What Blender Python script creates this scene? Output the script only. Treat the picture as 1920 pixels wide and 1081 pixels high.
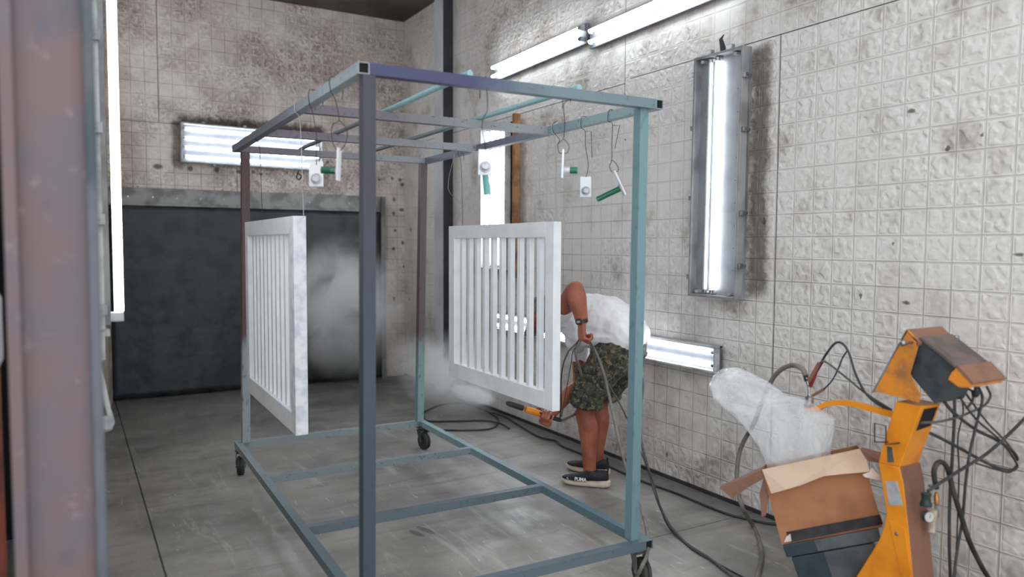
import bpy, bmesh, math, random
from mathutils import Vector, Matrix, noise as mnoise
from math import sin, cos, pi, radians, sqrt

for o in list(bpy.data.objects): bpy.data.objects.remove(o, do_unlink=True)
S = bpy.context.scene
COL = S.collection
V = Vector

# ------------------------------------------------------------------ camera
FPX, CX, CY = 1413.857, 960.0, 540.5
CF = V((0.50506, 0.861189, -0.0571677)); CR = V((0.862723, -0.505656, 0.0045725)); CU = V((0.0249694, 0.0516293, 0.998354))
CO = V((0, 0, 1.53))
cam_d = bpy.data.cameras.new('camera'); cam = bpy.data.objects.new('camera', cam_d); COL.objects.link(cam)
cam.matrix_world = Matrix(((CR.x, CU.x, -CF.x, CO.x), (CR.y, CU.y, -CF.y, CO.y), (CR.z, CU.z, -CF.z, CO.z), (0, 0, 0, 1)))
cam_d.sensor_width = 36; cam_d.lens = 36 * FPX / 1920
cam_d.clip_start = 0.05
cam_d.dof.use_dof = True; cam_d.dof.focus_distance = 4.4; cam_d.dof.aperture_fstop = 1.4
S.camera = cam
S.view_settings.view_transform = 'Standard'; S.view_settings.look = 'None'; S.view_settings.gamma = 1
S.view_settings.use_curve_mapping = False
S.cycles.volume_bounces = 4
S.view_settings.exposure = 0.95

# ------------------------------------------------------------------ world: daylight through the open front of the booth
W = bpy.data.worlds.new('world'); S.world = W; W.use_nodes = True
W.node_tree.nodes['Background'].inputs[0].default_value = (0.94, 0.97, 1.0, 1)
W.node_tree.nodes['Background'].inputs[1].default_value = 1.0
TUBE_POWER = 8.6

# points on planes of the place, measured along sight lines of the camera
def ray(x, y): return CF + CR * ((x - CX) / FPX) - CU * ((y - CY) / FPX)
def onx(x, y, X): r = ray(x, y); return CO + r * (X / r.x)
def ony(x, y, Y): r = ray(x, y); return CO + r * (Y / r.y)
def onz(x, y, Z=0.0): r = ray(x, y); return CO + r * ((Z - CO.z) / r.z)
def atd(x, y, d): return CO + ray(x, y) * d

# ------------------------------------------------------------------ materials
def srgb(r, g, b):
    f = lambda c: (c/255/12.92 if c/255 <= .04045 else ((c/255+.055)/1.055)**2.4)
    return (f(r), f(g), f(b), 1)
class NT:
    def __init__(s, name):
        s.m = bpy.data.materials.new(name); s.m.use_nodes = True; s.t = s.m.node_tree
        s.b = s.t.nodes['Principled BSDF']
    def n(s, ty, **kw):
        x = s.t.nodes.new(ty)
        for k, v in kw.items(): setattr(x, k, v)
        return x
    def l(s, a, b): s.t.links.new(a, b)
    def inp(s, sock, v):
        if isinstance(v, bpy.types.NodeSocket): s.l(v, sock)
        else: sock.default_value = v
    def math(s, op, a, b=0.0, c=0.0, clamp=False):
        x = s.n('ShaderNodeMath', operation=op); x.use_clamp = clamp
        s.inp(x.inputs[0], a); s.inp(x.inputs[1], b); s.inp(x.inputs[2], c); return x.outputs[0]
    def mr(s, v, a, b, c=0.0, d=1.0, smooth=True):
        x = s.n('ShaderNodeMapRange'); x.interpolation_type = 'SMOOTHSTEP' if smooth else 'LINEAR'
        s.inp(x.inputs[0], v)
        for i, q in enumerate((a, b, c, d)): x.inputs[i+1].default_value = q
        return x.outputs[0]
    def mix(s, f, a, b, mode='MIX'):
        x = s.n('ShaderNodeMix', data_type='RGBA', blend_type=mode)
        s.inp(x.inputs[0], f); s.inp(x.inputs[6], a); s.inp(x.inputs[7], b); return x.outputs[2]
    def coord(s): return s.n('ShaderNodeTexCoord').outputs['Object']
    def xyz(s, v):
        x = s.n('ShaderNodeSeparateXYZ'); s.l(v, x.inputs[0]); return x.outputs
    def scale(s, v, sc):
        x = s.n('ShaderNodeVectorMath', operation='MULTIPLY'); s.l(v, x.inputs[0]); x.inputs[1].default_value = sc; return x.outputs[0]
    def noise(s, v, sc, det=3, rough=.5, dist=0.0):
        x = s.n('ShaderNodeTexNoise'); s.l(v, x.inputs['Vector']); x.inputs['Scale'].default_value = sc
        x.inputs['Detail'].default_value = det; x.inputs['Roughness'].default_value = rough; x.inputs['Distortion'].default_value = dist
        return x.outputs[0]
    def bump(s, h, strength=.3, dist=.01):
        x = s.n('ShaderNodeBump'); x.inputs['Strength'].default_value = strength; x.inputs['Distance'].default_value = dist
        s.l(h, x.inputs['Height']); s.l(x.outputs[0], s.b.inputs['Normal'])
    def col(s, c): s.inp(s.b.inputs['Base Color'], c)
    def rough(s, r): s.inp(s.b.inputs['Roughness'], r)

def paint(name, c1, c2=None, rough=.45, metal=0.0, sc=6, bump=.15, bsc=60, lo=.4, hi=.65, bd=.002):
    k = NT(name); v = k.coord(); c2 = c2 or tuple(x*.75 for x in c1[:3]) + (1,)
    k.col(k.mix(k.mr(k.noise(v, sc, 4), lo, hi), c1, c2)); k.rough(rough); k.b.inputs['Metallic'].default_value = metal
    if bump: k.bump(k.noise(v, bsc, 2), bump, bd)
    return k.m
def rack_paint(name, top, bot, zsplit, dz, fleck, rough=.5):
    # over-sprayed steel: one coat low down, another higher up, drips and flecks between
    k = NT(name); v = k.n('ShaderNodeNewGeometry').outputs['Position']; z = k.xyz(v)[2]
    zz = k.math('ADD', z, k.math('MULTIPLY', k.math('SUBTRACT', k.noise(v, 9, 3), .5), .5))
    base = k.mix(k.mr(zz, zsplit-dz, zsplit+dz), bot, top)
    fl = k.mr(k.noise(k.scale(v, (1, 1, .35)), 60, 3), .58, .70)
    k.col(k.mix(k.math('MULTIPLY', fl, .55), base, fleck)); k.rough(rough)
    k.bump(k.noise(k.scale(v, (1, 1, .4)), 45, 3), .35, .003)
    return k.m
def beam_paint(name, ax, p0, c0, p1, c1, fleck):
    k = NT(name); v = k.n('ShaderNodeNewGeometry').outputs['Position']; a = k.xyz(v)[ax]
    aa = k.math('ADD', a, k.math('MULTIPLY', k.math('SUBTRACT', k.noise(v, 6, 3), .5), .5))
    base = k.mix(k.mr(aa, p0, p1), c0, c1)
    k.col(k.mix(k.math('MULTIPLY', k.mr(k.noise(v, 50, 3), .6, .7), .5), base, fleck)); k.rough(.5)
    k.bump(k.noise(v, 50, 3), .25, .002)
    return k.m
def emit(name, c, s):
    k = NT(name); k.b.inputs['Base Color'].default_value = (.9, .9, .9, 1)
    k.b.inputs['Emission Color'].default_value = c; k.b.inputs['Emission Strength'].default_value = s
    return k.m

def tiles(name, ua, u0, pu, v0, pv, base, dirt, dirt_lo, dirt_hi, relief, linecol, joints=(), soot=(), zgrad=None, lsplit=9, low=0, spots=(), lw=.0026, cv=.12):
    k = NT(name); P = k.coord(); c = k.xyz(P); u = c[ua]; z = c[2]
    def grid(x, x0, p):
        f = k.math('FRACT', k.math('DIVIDE', k.math('SUBTRACT', x, x0 - 40*p), p))
        return k.math('MULTIPLY', k.math('SUBTRACT', .5, k.math('ABSOLUTE', k.math('SUBTRACT', f, .5))), p)
    du, dv = grid(u, u0, pu), grid(z, v0, pv)
    d = k.math('MINIMUM', du, dv)
    line = k.mr(d, .0008, lw, 1, 0)
    inside = k.mr(d, .004, .016)
    big = k.noise(P, 1.1, 3, .6); mid = k.noise(P, 3.3, 4, .6)
    worm = k.mr(k.noise(P, 27, .4, .5, .25), .34, .64)
    rel = k.math('MULTIPLY', inside, k.mr(big, .36, .62, .1, 1))
    hgt = k.math('MULTIPLY', worm, rel)
    ridge = k.mr(d, .002, .008, 1, 0)
    hh = k.math('ADD', k.math('SUBTRACT', k.math('MULTIPLY', hgt, relief), k.math('MULTIPLY', line, .5)), k.math('MULTIPLY', ridge, .28))
    k.bump(hh, .9, .006)
    df = k.mr(mid, dirt_lo, dirt_hi)
    if low: df = k.math('ADD', df, k.math('MULTIPLY', k.mr(k.math('ADD', z, k.math('MULTIPLY', mid, .9)), .6, 1.6, low, 0), k.mr(k.noise(P, 5, 4, .6), .4, .6)), clamp=True)
    if zgrad: df = k.math('ADD', df, k.mr(k.math('ADD', z, k.math('MULTIPLY', mid, .8)), zgrad[0], zgrad[1], 0, zgrad[2]), clamp=True)
    cav = k.math('MULTIPLY', k.math('SUBTRACT', 1, worm), k.math('MULTIPLY', rel, .55))
    fac = k.math('MULTIPLY', df, k.math('ADD', .55, cav), clamp=True)
    colr = k.mix(fac, base, dirt)
    pit = k.mr(k.noise(P, 36, .6, .5, .2), .40, .56, 1, 0)              # dust caught in the pressed pattern
    colr = k.mix(k.math('MULTIPLY', k.math('MULTIPLY', pit, rel), cv), colr, k.mix(.5, dirt, srgb(70, 60, 55)))
    # fine speckle dirt
    sp = k.mr(k.noise(P, 14, 6, .75), .66, .74)
    colr = k.mix(k.math('MULTIPLY', sp, .55), colr, srgb(105, 92, 84))
    colr = k.mix(k.math('MULTIPLY', k.math('MULTIPLY', line, k.mr(mid, .35, .65, .3, .85)), k.mr(z, lsplit-.6, lsplit+.6, 1, .35)), colr, linecol)
    for (uc, zc, hu, hz, r, st) in soot:     # soot that has settled around the lamps
        ax = k.math('MAXIMUM', k.math('SUBTRACT', k.math('ABSOLUTE', k.math('SUBTRACT', u, uc)), hu), 0)
        az = k.math('MAXIMUM', k.math('SUBTRACT', k.math('ABSOLUTE', k.math('SUBTRACT', z, zc)), hz), 0)
        dd = k.math('SQRT', k.math('ADD', k.math('MULTIPLY', ax, ax), k.math('MULTIPLY', az, az)))
        dd = k.math('ADD', dd, k.math('MULTIPLY', k.math('SUBTRACT', k.noise(P, 14, 5, .7), .5), r*1.6))
        colr = k.mix(k.mr(dd, 0, r, st, 0), colr, srgb(68, 52, 42))
    if spots:                                # splashes and knocks
        wob = k.math('MULTIPLY', k.math('SUBTRACT', k.noise(P, 45, 3, .6), .5), .03); tot = None
        for (uc, zc, ru, rz) in spots:
            ax = k.math('DIVIDE', k.math('SUBTRACT', u, uc), ru); az = k.math('DIVIDE', k.math('SUBTRACT', z, zc), rz)
            dd = k.math('ADD', k.math('SQRT', k.math('ADD', k.math('MULTIPLY', ax, ax), k.math('MULTIPLY', az, az))), k.math('DIVIDE', wob, ru))
            mk = k.mr(dd, .5, 1.2, 1, 0); tot = mk if tot is None else k.math('MAXIMUM', tot, mk)
        colr = k.mix(k.math('MULTIPLY', tot, .8), colr, srgb(58, 46, 42))
    for (axis, pos, lo, hi) in joints:      # black joints between the wall panels
        a, b = (u, z) if axis == 'u' else (z, u)
        on = k.mr(k.math('ABSOLUTE', k.math('SUBTRACT', a, pos)), .0015, .0042, 1, 0)
        rng = k.math('MULTIPLY', k.math('GREATER_THAN', b, lo), k.math('LESS_THAN', b, hi))
        colr = k.mix(k.math('MULTIPLY', k.math('MULTIPLY', on, rng), .9), colr, srgb(45, 35, 32))
    k.col(colr); k.rough(k.mr(mid, .3, .7, .45, .7))
    return k.m

XW, YB, ZC = 3.376, 8.244, 4.079
WHITE = srgb(228, 226, 224)
M = {}
M['tile_right'] = tiles('tile_right', 1, 2.632, .1222, 1.218, .1221, srgb(226, 223, 219), srgb(160, 149, 141), .48, .76, .7, srgb(112, 104, 98),
    joints=[('u', 2.87, .35, 2.684), ('z', 2.684, -2, 4.15), ('u', 4.21, 2.56, 3.3), ('z', 2.66, 4.21, 8)],
    soot=[(3.0, 1.95, .03, .66, .08, .8), (5.62, 1.95, .03, .6, .10, .5), (3.5, 1.0, .05, .02, .22, .35), (4.6, 3.17, 1.3, .01, .10, .3)], zgrad=(2.9, 4.6, .6), lsplit=1.5, low=.55, cv=.16,
    spots=[(p.y, p.z, a_, b_) for p, a_, b_ in [(onx(x_, y_, XW), a_, b_) for x_, y_, a_, b_ in ((1709, 208, .02, .012), (1777, 278, .013, .014), (1841, 252, .006, .008), (1433, 414, .012, .02), (1674, 457, .008, .01), (1699, 567, .022, .01), (1614, 554, .008, .014), (1911, 477, .02, .008), (1172, 262, .008, .01), (1250, 852, .01, .02), (770, 430, .02, .03), (768, 560, .015, .02))]])
M['tile_back'] = tiles('tile_back', 0, .5486, .1245, 2.982, .1245, srgb(240, 229, 220), srgb(178, 161, 151), .36, .72, 1.5, srgb(100, 88, 82),
    joints=[('z', 2.72, -1, 1.0), ('u', .79, 2.72, 3.9), ('u', 1.52, 2.08, 2.33)],
    soot=[(1.7, 2.75, .7, .015, .10, .95), (.96, 2.52, .02, .2, .06, .7)], zgrad=(2.5, 4.2, .6), lw=.0044, cv=.62,
    spots=[(p.x, p.z, a_, b_) for p, a_, b_ in [(ony(x_, y_, YB), a_, b_) for x_, y_, a_, b_ in ((475, 322, .022, .02), (489, 326, .02, .015), (538, 323, .015, .018), (614, 304, .02, .016), (711, 336, .02, .014), (735, 334, .018, .018), (750, 337, .024, .024), (754, 346, .026, .028), (739, 374, .022, .03), (753, 393, .035, .022), (738, 400, .02, .026), (741, 432, .016, .02), (755, 455, .022, .03), (738, 466, .024, .024), (757, 500, .016, .02), (739, 560, .018, .03), (296, 312, .05, .03), (357, 316, .03, .03), (407, 318, .03, .03), (448, 322, .03, .025))]])
M['tile_left'] = tiles('tile_left', 1, .1, .1235, .02, .1235, srgb(205, 195, 184), srgb(110, 95, 85), .4, .66, .8, srgb(90, 80, 74))

def floor_mat():
    k = NT('concrete_floor'); P = k.coord(); c = k.xyz(P); x, y = c[0], c[1]
    base = k.mix(k.mr(k.noise(P, 1.3, 6, .6), .35, .65), srgb(164, 161, 156), srgb(130, 128, 124))
    base = k.mix(k.math('MULTIPLY', k.mr(k.noise(k.scale(P, (.55, 3.2, 1)), 2.2, 6, .65, .4), .50, .68), .5), base, srgb(112, 109, 106))   # dragged dirt
    base = k.mix(k.math('MULTIPLY', k.mr(k.noise(k.scale(P, (3.4, .5, 1)), 2.6, 6, .7, .5), .54, .70), .45), base, srgb(200, 198, 194))
    base = k.mix(k.math('MULTIPLY', k.mr(k.noise(P, 30, 4, .7), .64, .72), .5), base, srgb(70, 66, 62))
    scr = k.mr(k.noise(k.scale(P, (9, 1.2, 1)), 5, 2, .5, 1.2), .70, .73)
    base = k.mix(k.math('MULTIPLY', scr, .5), base, srgb(210, 210, 210))
    # darker grime along the right wall, and a darker tone towards the back
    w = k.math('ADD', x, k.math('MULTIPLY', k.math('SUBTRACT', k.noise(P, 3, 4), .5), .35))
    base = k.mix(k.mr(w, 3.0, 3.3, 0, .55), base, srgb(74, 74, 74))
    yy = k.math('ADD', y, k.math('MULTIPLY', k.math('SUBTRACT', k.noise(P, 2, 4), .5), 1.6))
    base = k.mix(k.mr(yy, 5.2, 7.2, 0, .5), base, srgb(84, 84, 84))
    # saw-cut joints
    def jl(a, pos, wd): return k.mr(k.math('ABSOLUTE', k.math('SUBTRACT', k.math('ADD', a, k.math('MULTIPLY', k.noise(P, 8, 2), .004)), pos)), wd*.5, wd, 1, 0)
    cut = k.math('MAXIMUM', jl(x, .3484, .006), jl(y, 2.974, .004))
    base = k.mix(k.math('MULTIPLY', cut, .92), base, srgb(28, 27, 27))
    # a wet shoe print, two smudges
    for (cx, cy, rx, ry) in ((1.555, 3.64, .022, .06), (1.615, 3.66, .02, .075)):
        ax = k.math('DIVIDE', k.math('SUBTRACT', k.math('ADD', x, k.math('MULTIPLY', y, .25)), cx+cy*.25), rx)
        ay = k.math('DIVIDE', k.math('SUBTRACT', y, cy), ry)
        dd = k.math('ADD', k.math('MULTIPLY', ax, ax), k.math('MULTIPLY', ay, ay))
        base = k.mix(k.mr(dd, .7, 1.2, .75, 0), base, srgb(84, 82, 82))
    k.col(base); k.rough(k.mr(k.noise(P, 4, 4), .35, .65, .32, .6))
    k.bump(k.noise(P, 25, 5, .6), .25, .004)
    return k.m
M['floor'] = floor_mat()
M['ceiling'] = paint('ceiling_sheet', srgb(88, 84, 82), srgb(58, 55, 54), .7, sc=2, lo=.35, hi=.65)
M['rubber_sheet'] = paint('rubber_sheet', srgb(50, 54, 57), srgb(34, 36, 39), .42, sc=5, bump=.3, bsc=6, bd=.03)
M['flashing'] = paint('grey_flashing', srgb(150, 150, 148), srgb(112, 111, 110), .45, .25, sc=7)
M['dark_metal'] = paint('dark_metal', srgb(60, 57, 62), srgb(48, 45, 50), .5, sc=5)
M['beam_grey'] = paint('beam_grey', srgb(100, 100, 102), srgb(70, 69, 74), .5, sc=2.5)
M['lit_flange_grey'] = paint('lit_flange_grey', srgb(200, 202, 204), srgb(176, 178, 180), .5, sc=2)
M['dark_room'] = paint('dark_room', srgb(24, 25, 28), srgb(15, 15, 18), .8, sc=2)  # near-black colour paints in the darkness of the unlit side room
M['lamp_body'] = paint('lamp_body', srgb(190, 192, 192), srgb(150, 152, 152), .4, .1, sc=10)
M['lamp_seal'] = paint('lamp_seal', srgb(150, 151, 152), srgb(120, 120, 121), .5)
M['reflector'] = paint('reflector', srgb(104, 108, 114), srgb(94, 98, 104), .5, .1, sc=8)
M['reflector_pale'] = paint('pale_reflector', srgb(146, 150, 155), srgb(132, 136, 142), .45, .1, sc=8)
M['tube_on'] = emit('lit_tube', (.90, .95, 1.0, 1), TUBE_POWER)
M['tube_off'] = paint('unlit_tube', srgb(215, 222, 228), srgb(200, 208, 214), .15, sc=3, bump=0)
M['wood'] = paint('timber', srgb(176, 132, 92), srgb(140, 98, 66), .7, sc=12)
M['pale_wood'] = paint('pale_timber', srgb(190, 178, 162), srgb(150, 138, 124), .7, sc=12)
M['steel'] = paint('bare_steel', srgb(170, 170, 172), srgb(120, 120, 122), .3, .9, sc=20)
M['wire'] = paint('black_wire', srgb(46, 44, 46), srgb(60, 58, 60), .5, .3, bump=0)
M['pale_wire'] = paint('coated_wire', srgb(190, 192, 196), srgb(150, 150, 152), .5, bump=0)
M['powder_white'] = paint('white_powder_coat', srgb(242, 245, 248), srgb(234, 238, 243), .6, sc=9, bump=.25, bsc=90)
M['powder_rough'] = paint('rough_white_powder', srgb(236, 236, 242), srgb(208, 210, 222), .75, sc=16, bump=.7, bsc=40, bd=.004)
M['nut_grey'] = paint('powdered_nut', srgb(206, 206, 212), srgb(160, 160, 168), .5, .2, sc=30)
M['green'] = paint('green_sleeve', srgb(20, 118, 84), srgb(14, 96, 70), .25, sc=12, bump=0)
M['teal_sleeve'] = paint('powdered_teal_sleeve', srgb(120, 190, 180), srgb(96, 172, 162), .5, sc=12)
M['rubber'] = paint('black_rubber', srgb(38, 38, 38), srgb(64, 62, 60), .65, sc=14)
M['hose_black'] = paint('black_hose', srgb(42, 44, 47), srgb(62, 64, 66), .5, sc=9, bump=.1)
M['hose_grey'] = paint('grey_hose', srgb(128, 122, 116), srgb(102, 97, 92), .6, sc=9)
M['hose_dark'] = paint('dark_grey_hose', srgb(84, 84, 84), srgb(66, 66, 66), .55, sc=9)
M['hose_red'] = paint('red_connector', srgb(150, 40, 46), srgb(90, 30, 34), .5, sc=20)
M['hose_blue'] = paint('dark_blue_cable', srgb(40, 44, 84), srgb(32, 34, 60), .5, sc=9)
M['orange'] = paint('orange_paint', srgb(240, 150, 30), srgb(214, 126, 26), .42, sc=7, lo=.45, hi=.75)
def dusty(name, c1, c2, zlo, zhi):
    k = NT(name); v = k.coord(); f = k.mr(k.noise(v, 9, 5, .65), .44, .72)
    k.col(k.mix(f, c1, c2)); k.rough(.6); k.bump(k.noise(v, 80, 3), .2, .002); return k.m
M['orange_dusty'] = dusty('dust_covered_orange', srgb(228, 140, 40), srgb(160, 108, 64), 0, 1)
M['brown_dust_shade'] = dusty('brown_powder_dust_shade', srgb(136, 96, 76), srgb(112, 82, 70), 0, 1)
M['box_grey'] = paint('console_grey', srgb(62, 70, 74), srgb(46, 52, 56), .6, sc=16)
M['box_dust'] = paint('console_dust', srgb(112, 96, 90), srgb(86, 78, 76), .75, sc=10)
M['cabinet_grey'] = paint('cabinet_grey', srgb(86, 92, 96), srgb(66, 72, 76), .6, sc=9)
M['cabinet_teal'] = paint('cabinet_dark_teal', srgb(38, 58, 66), srgb(30, 46, 54), .5, sc=9)
M['card'] = paint('cardboard', srgb(172, 118, 82), srgb(146, 98, 68), .85, sc=5, bsc=30)
M['card_in'] = paint('pale_cardboard', srgb(206, 180, 158), srgb(190, 164, 142), .85, sc=5)
M['tape'] = paint('black_tape', srgb(38, 36, 38), srgb(56, 54, 56), .25, sc=12)
M['paper'] = paint('white_torn_paper', srgb(220, 208, 200), srgb(180, 160, 150), .8)
M['sticker'] = paint('grey_sticker', srgb(176, 180, 184), srgb(150, 154, 158), .5, sc=30)
M['gauge_face'] = paint('gauge_face', srgb(190, 188, 182), srgb(160, 156, 150), .3)
M['brass'] = paint('brass', srgb(200, 140, 80), srgb(170, 110, 60), .35, .7)
M['dial'] = paint('dark_green_knob', srgb(36, 56, 54), srgb(28, 42, 42), .4)
def bagmat():
    k = NT('clear_polythene'); v = k.coord()
    k.b.inputs['Base Color'].default_value = (.93, .95, .97, 1); k.rough(.16)
    k.bump(k.noise(k.scale(v, (1, 1, .5)), 20, 3, .55, .7), .8, .02)
    tr = k.n('ShaderNodeBsdfTransparent'); mx = k.n('ShaderNodeMixShader'); out = k.t.nodes['Material Output']
    lw = k.n('ShaderNodeLayerWeight'); lw.inputs[0].default_value = .45
    f = k.math('ADD', k.mr(k.noise(k.scale(v, (1, 1, .5)), 6, 2, .5, .6), .35, .7, .14, .36), k.math('MULTIPLY', lw.outputs['Facing'], .32), clamp=True)
    k.l(f, mx.inputs[0]); k.l(tr.outputs[0], mx.inputs[1]); k.l(k.b.outputs[0], mx.inputs[2]); k.l(mx.outputs[0], out.inputs[0])
    return k.m
M['bag'] = bagmat()
def skinmat():
    k = NT('skin'); v = k.coord()
    c = k.mix(k.mr(k.noise(v, 7, 4), .35, .65), srgb(164, 96, 72), srgb(136, 74, 56))
    c = k.mix(k.math('MULTIPLY', k.mr(k.noise(v, 120, 2), .6, .7), .25), c, srgb(140, 76, 58))
    k.col(c); k.rough(.5); k.b.inputs['Subsurface Weight'].default_value = .08; k.b.inputs['Subsurface Scale'].default_value = .01
    k.bump(k.noise(v, 90, 3), .15, .002); return k.m
M['skin'] = skinmat()
M['nail'] = paint('nail', srgb(214, 160, 140), None, .35, bump=0)
M['lip'] = paint('lip', srgb(160, 84, 76), None, .45, bump=0)
M['eye'] = paint('eye', srgb(230, 228, 224), srgb(226, 224, 220), .2, bump=0)
M['tshirt'] = paint('white_cotton', srgb(234, 233, 236), srgb(222, 220, 224), .85, sc=5, bsc=200, bump=.1)
def camo():
    k = NT('camouflage_cloth'); v = k.coord()
    c = k.mix(k.mr(k.noise(v, 24, 4, .65), .48, .54), srgb(72, 74, 60), srgb(46, 48, 42))
    c = k.mix(k.mr(k.noise(k.scale(v, (1, 1, 1.15)), 30, 5, .65), .56, .62), c, srgb(124, 104, 72))
    c = k.mix(k.mr(k.noise(k.scale(v, (1.1, .9, 1)), 38, 5, .65), .57, .63), c, srgb(112, 114, 96))
    c = k.mix(k.mr(k.noise(k.scale(v, (.9, 1.2, 1)), 33, 5, .65), .56, .62), c, srgb(34, 34, 32))
    k.col(c); k.rough(.9); k.bump(k.noise(v, 240, 2), .15, .002); return k.m
M['camo'] = camo()
M['shoe'] = paint('black_mesh', srgb(26, 28, 33), srgb(38, 40, 45), .7, bsc=260, bump=.4)
M['sole'] = paint('cream_sole', srgb(206, 194, 176), srgb(182, 168, 150), .7, sc=14)
M['print'] = paint('white_print', srgb(232, 230, 226), None, .6, bump=0)
M['watch'] = paint('black_resin', srgb(34, 38, 40), None, .35, bump=0)
M['lcd'] = paint('lcd', srgb(150, 158, 150), None, .2, bump=0)
M['hair'] = paint('grey_hair', srgb(116, 112, 108), srgb(80, 76, 72), .8, sc=60, bump=.6, bsc=150)
M['mask_grey'] = paint('respirator_grey', srgb(112, 114, 118), srgb(90, 92, 96), .6)
M['strap_red'] = paint('red_strap', srgb(140, 40, 50), None, .6)
M['teal_cloth'] = paint('teal_cloth', srgb(42, 92, 112), srgb(30, 70, 88), .85)
def rusty():
    k = NT('rusty_column_paint'); v = k.coord()
    c = k.mix(k.mr(k.noise(v, 4.5, 4, .55), .38, .64), srgb(104, 94, 101), srgb(112, 94, 93))
    c = k.mix(k.mr(k.noise(k.scale(v, (1, 1, .6)), 7, 4, .6), .55, .72), c, srgb(92, 88, 97))
    c = k.mix(k.math('MULTIPLY', k.mr(k.noise(v, 22, 3, .6), .60, .72), .5), c, srgb(140, 126, 130))
    k.col(c); k.rough(.6); k.bump(k.noise(v, 30, 4), .4, .003); return k.m
M['column'] = rusty()
M['column_edge'] = paint('dark_column_edge', srgb(96, 98, 108), srgb(62, 74, 80), .6, sc=5)
M['switch_box'] = paint('switch_box', srgb(176, 178, 182), srgb(160, 162, 166), .5)
M['orange_rust'] = paint('rusty_drum', srgb(130, 60, 44), srgb(80, 40, 34), .7)
TEAL, TEALD, GREYB, PURP, BROWN, BLUE = srgb(126, 160, 166), srgb(84, 122, 130), srgb(140, 154, 162), srgb(92, 84, 102), srgb(96, 74, 78), srgb(78, 82, 128)
DK = srgb(52, 60, 66)

# ------------------------------------------------------------------ mesh helpers
class MB:
    def __init__(s): s.v = []; s.f = []
    def add(s, vs, fs):
        n = len(s.v); s.v += [V(v) for v in vs]; s.f += [tuple(i+n for i in f) for f in fs]
    def box(s, c, size, ax=None):
        c = V(c); X, Y, Z = ax or (V((1, 0, 0)), V((0, 1, 0)), V((0, 0, 1)))
        h = [q/2 for q in size]
        vs = [c + X*(i*h[0]) + Y*(j*h[1]) + Z*(k*h[2]) for i in (-1, 1) for j in (-1, 1) for k in (-1, 1)]
        s.add(vs, [(0, 1, 3, 2), (4, 6, 7, 5), (0, 4, 5, 1), (2, 3, 7, 6), (0, 2, 6, 4), (1, 5, 7, 3)])
    def bb(s, a, b): a, b = V(a), V(b); s.box((a+b)/2, [abs(q) for q in (b-a)])
    def prism(s, poly, ext):
        n = len(poly); ext = V(ext); vs = [V(p) for p in poly]; vs += [p+ext for p in vs]
        s.add(vs, [tuple(range(n))[::-1], tuple(range(n, 2*n))] + [(i, (i+1) % n, n+(i+1) % n, n+i) for i in range(n)])
    def rings(s, rings, cap=True, closed=False):
        n = len(rings[0]); vs = [p for r in rings for p in r]; fs = []
        m = len(rings)
        for j in range(m if closed else m-1):
            a, b = j*n, ((j+1) % m)*n
            for i in range(n): fs.append((a+i, a+(i+1) % n, b+(i+1) % n, b+i))
        if cap and not closed: fs += [tuple(range(n))[::-1], tuple(range((m-1)*n, m*n))]
        s.add(vs, fs)
    def tube(s, pts, r, seg=8, smooth=0, cap=True):
        pts = [V(p) for p in pts]
        if smooth: pts = catmull(pts, smooth)
        rr = r if callable(r) else (lambda t: r)
        T = [(pts[min(i+1, len(pts)-1)] - pts[max(i-1, 0)]).normalized() for i in range(len(pts))]
        ref = V((0, 0, 1)) if abs(T[0].z) < .9 else V((1, 0, 0))
        nrm = T[0].cross(ref).normalized(); rings = []
        for i, p in enumerate(pts):
            nrm = (nrm - T[i]*nrm.dot(T[i]))
            nrm = nrm.normalized() if nrm.length > 1e-6 else T[i].orthogonal().normalized()
            b = T[i].cross(nrm); q = rr(i/max(1, len(pts)-1))
            rings.append([p + nrm*(cos(2*pi*k/seg)*q) + b*(sin(2*pi*k/seg)*q) for k in range(seg)])
        s.rings(rings, cap)
    def cyl(s, a, b, r, seg=16): s.tube([a, b], r, seg)
    def lathe(s, a, ax, prof, seg=20):
        a, ax = V(a), V(ax).normalized(); n = ax.orthogonal().normalized(); b = ax.cross(n)
        s.rings([[a + ax*h + (n*cos(2*pi*k/seg) + b*sin(2*pi*k/seg))*max(r, 1e-4) for k in range(seg)] for h, r in prof])
    def ell(s, c, ax, r, seg=16, rg=10):
        c = V(c); X, Y, Z = [V(q).normalized() for q in ax]; rings = []
        for j in range(rg+1):
            t = -pi/2 + pi*j/rg
            cr = max(cos(t), .002)
            rings.append([c + X*(r[0]*cr*cos(2*pi*k/seg)) + Y*(r[1]*cr*sin(2*pi*k/seg)) + Z*(r[2]*sin(t)) for k in range(seg)])
        s.rings(rings)
    def loft(s, secs, seg=16, sub=5, ends=True, capk=.8):
        # secs: (centre, side vector, a along side, b across)
        P = catmull([V(q[0]) for q in secs], sub); n = len(secs)
        def lerp(idx, t): i = min(int(t), n-2); f = t-i; return secs[i][idx]*(1-f) + secs[i+1][idx]*f
        rings = []; T = [(P[min(i+1, len(P)-1)] - P[max(i-1, 0)]).normalized() for i in range(len(P))]
        for i, p in enumerate(P):
            t = i/sub; sv = V(lerp(1, t)); sv = (sv - T[i]*sv.dot(T[i])).normalized(); o = T[i].cross(sv)
            a, b = lerp(2, t), lerp(3, t)
            rings.append([p + sv*(a*cos(2*pi*k/seg)) + o*(b*sin(2*pi*k/seg)) for k in range(seg)])
        s.rings(rings)
        if ends:
            for i in (0, -1):
                sv = V(secs[i][1]); sv = (sv - T[i]*sv.dot(T[i])).normalized()
                s.ell(P[i], (sv, T[i].cross(sv), T[i]), (secs[i][2]*.99, secs[i][3]*.99, min(secs[i][2], secs[i][3])*capk), seg)
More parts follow.
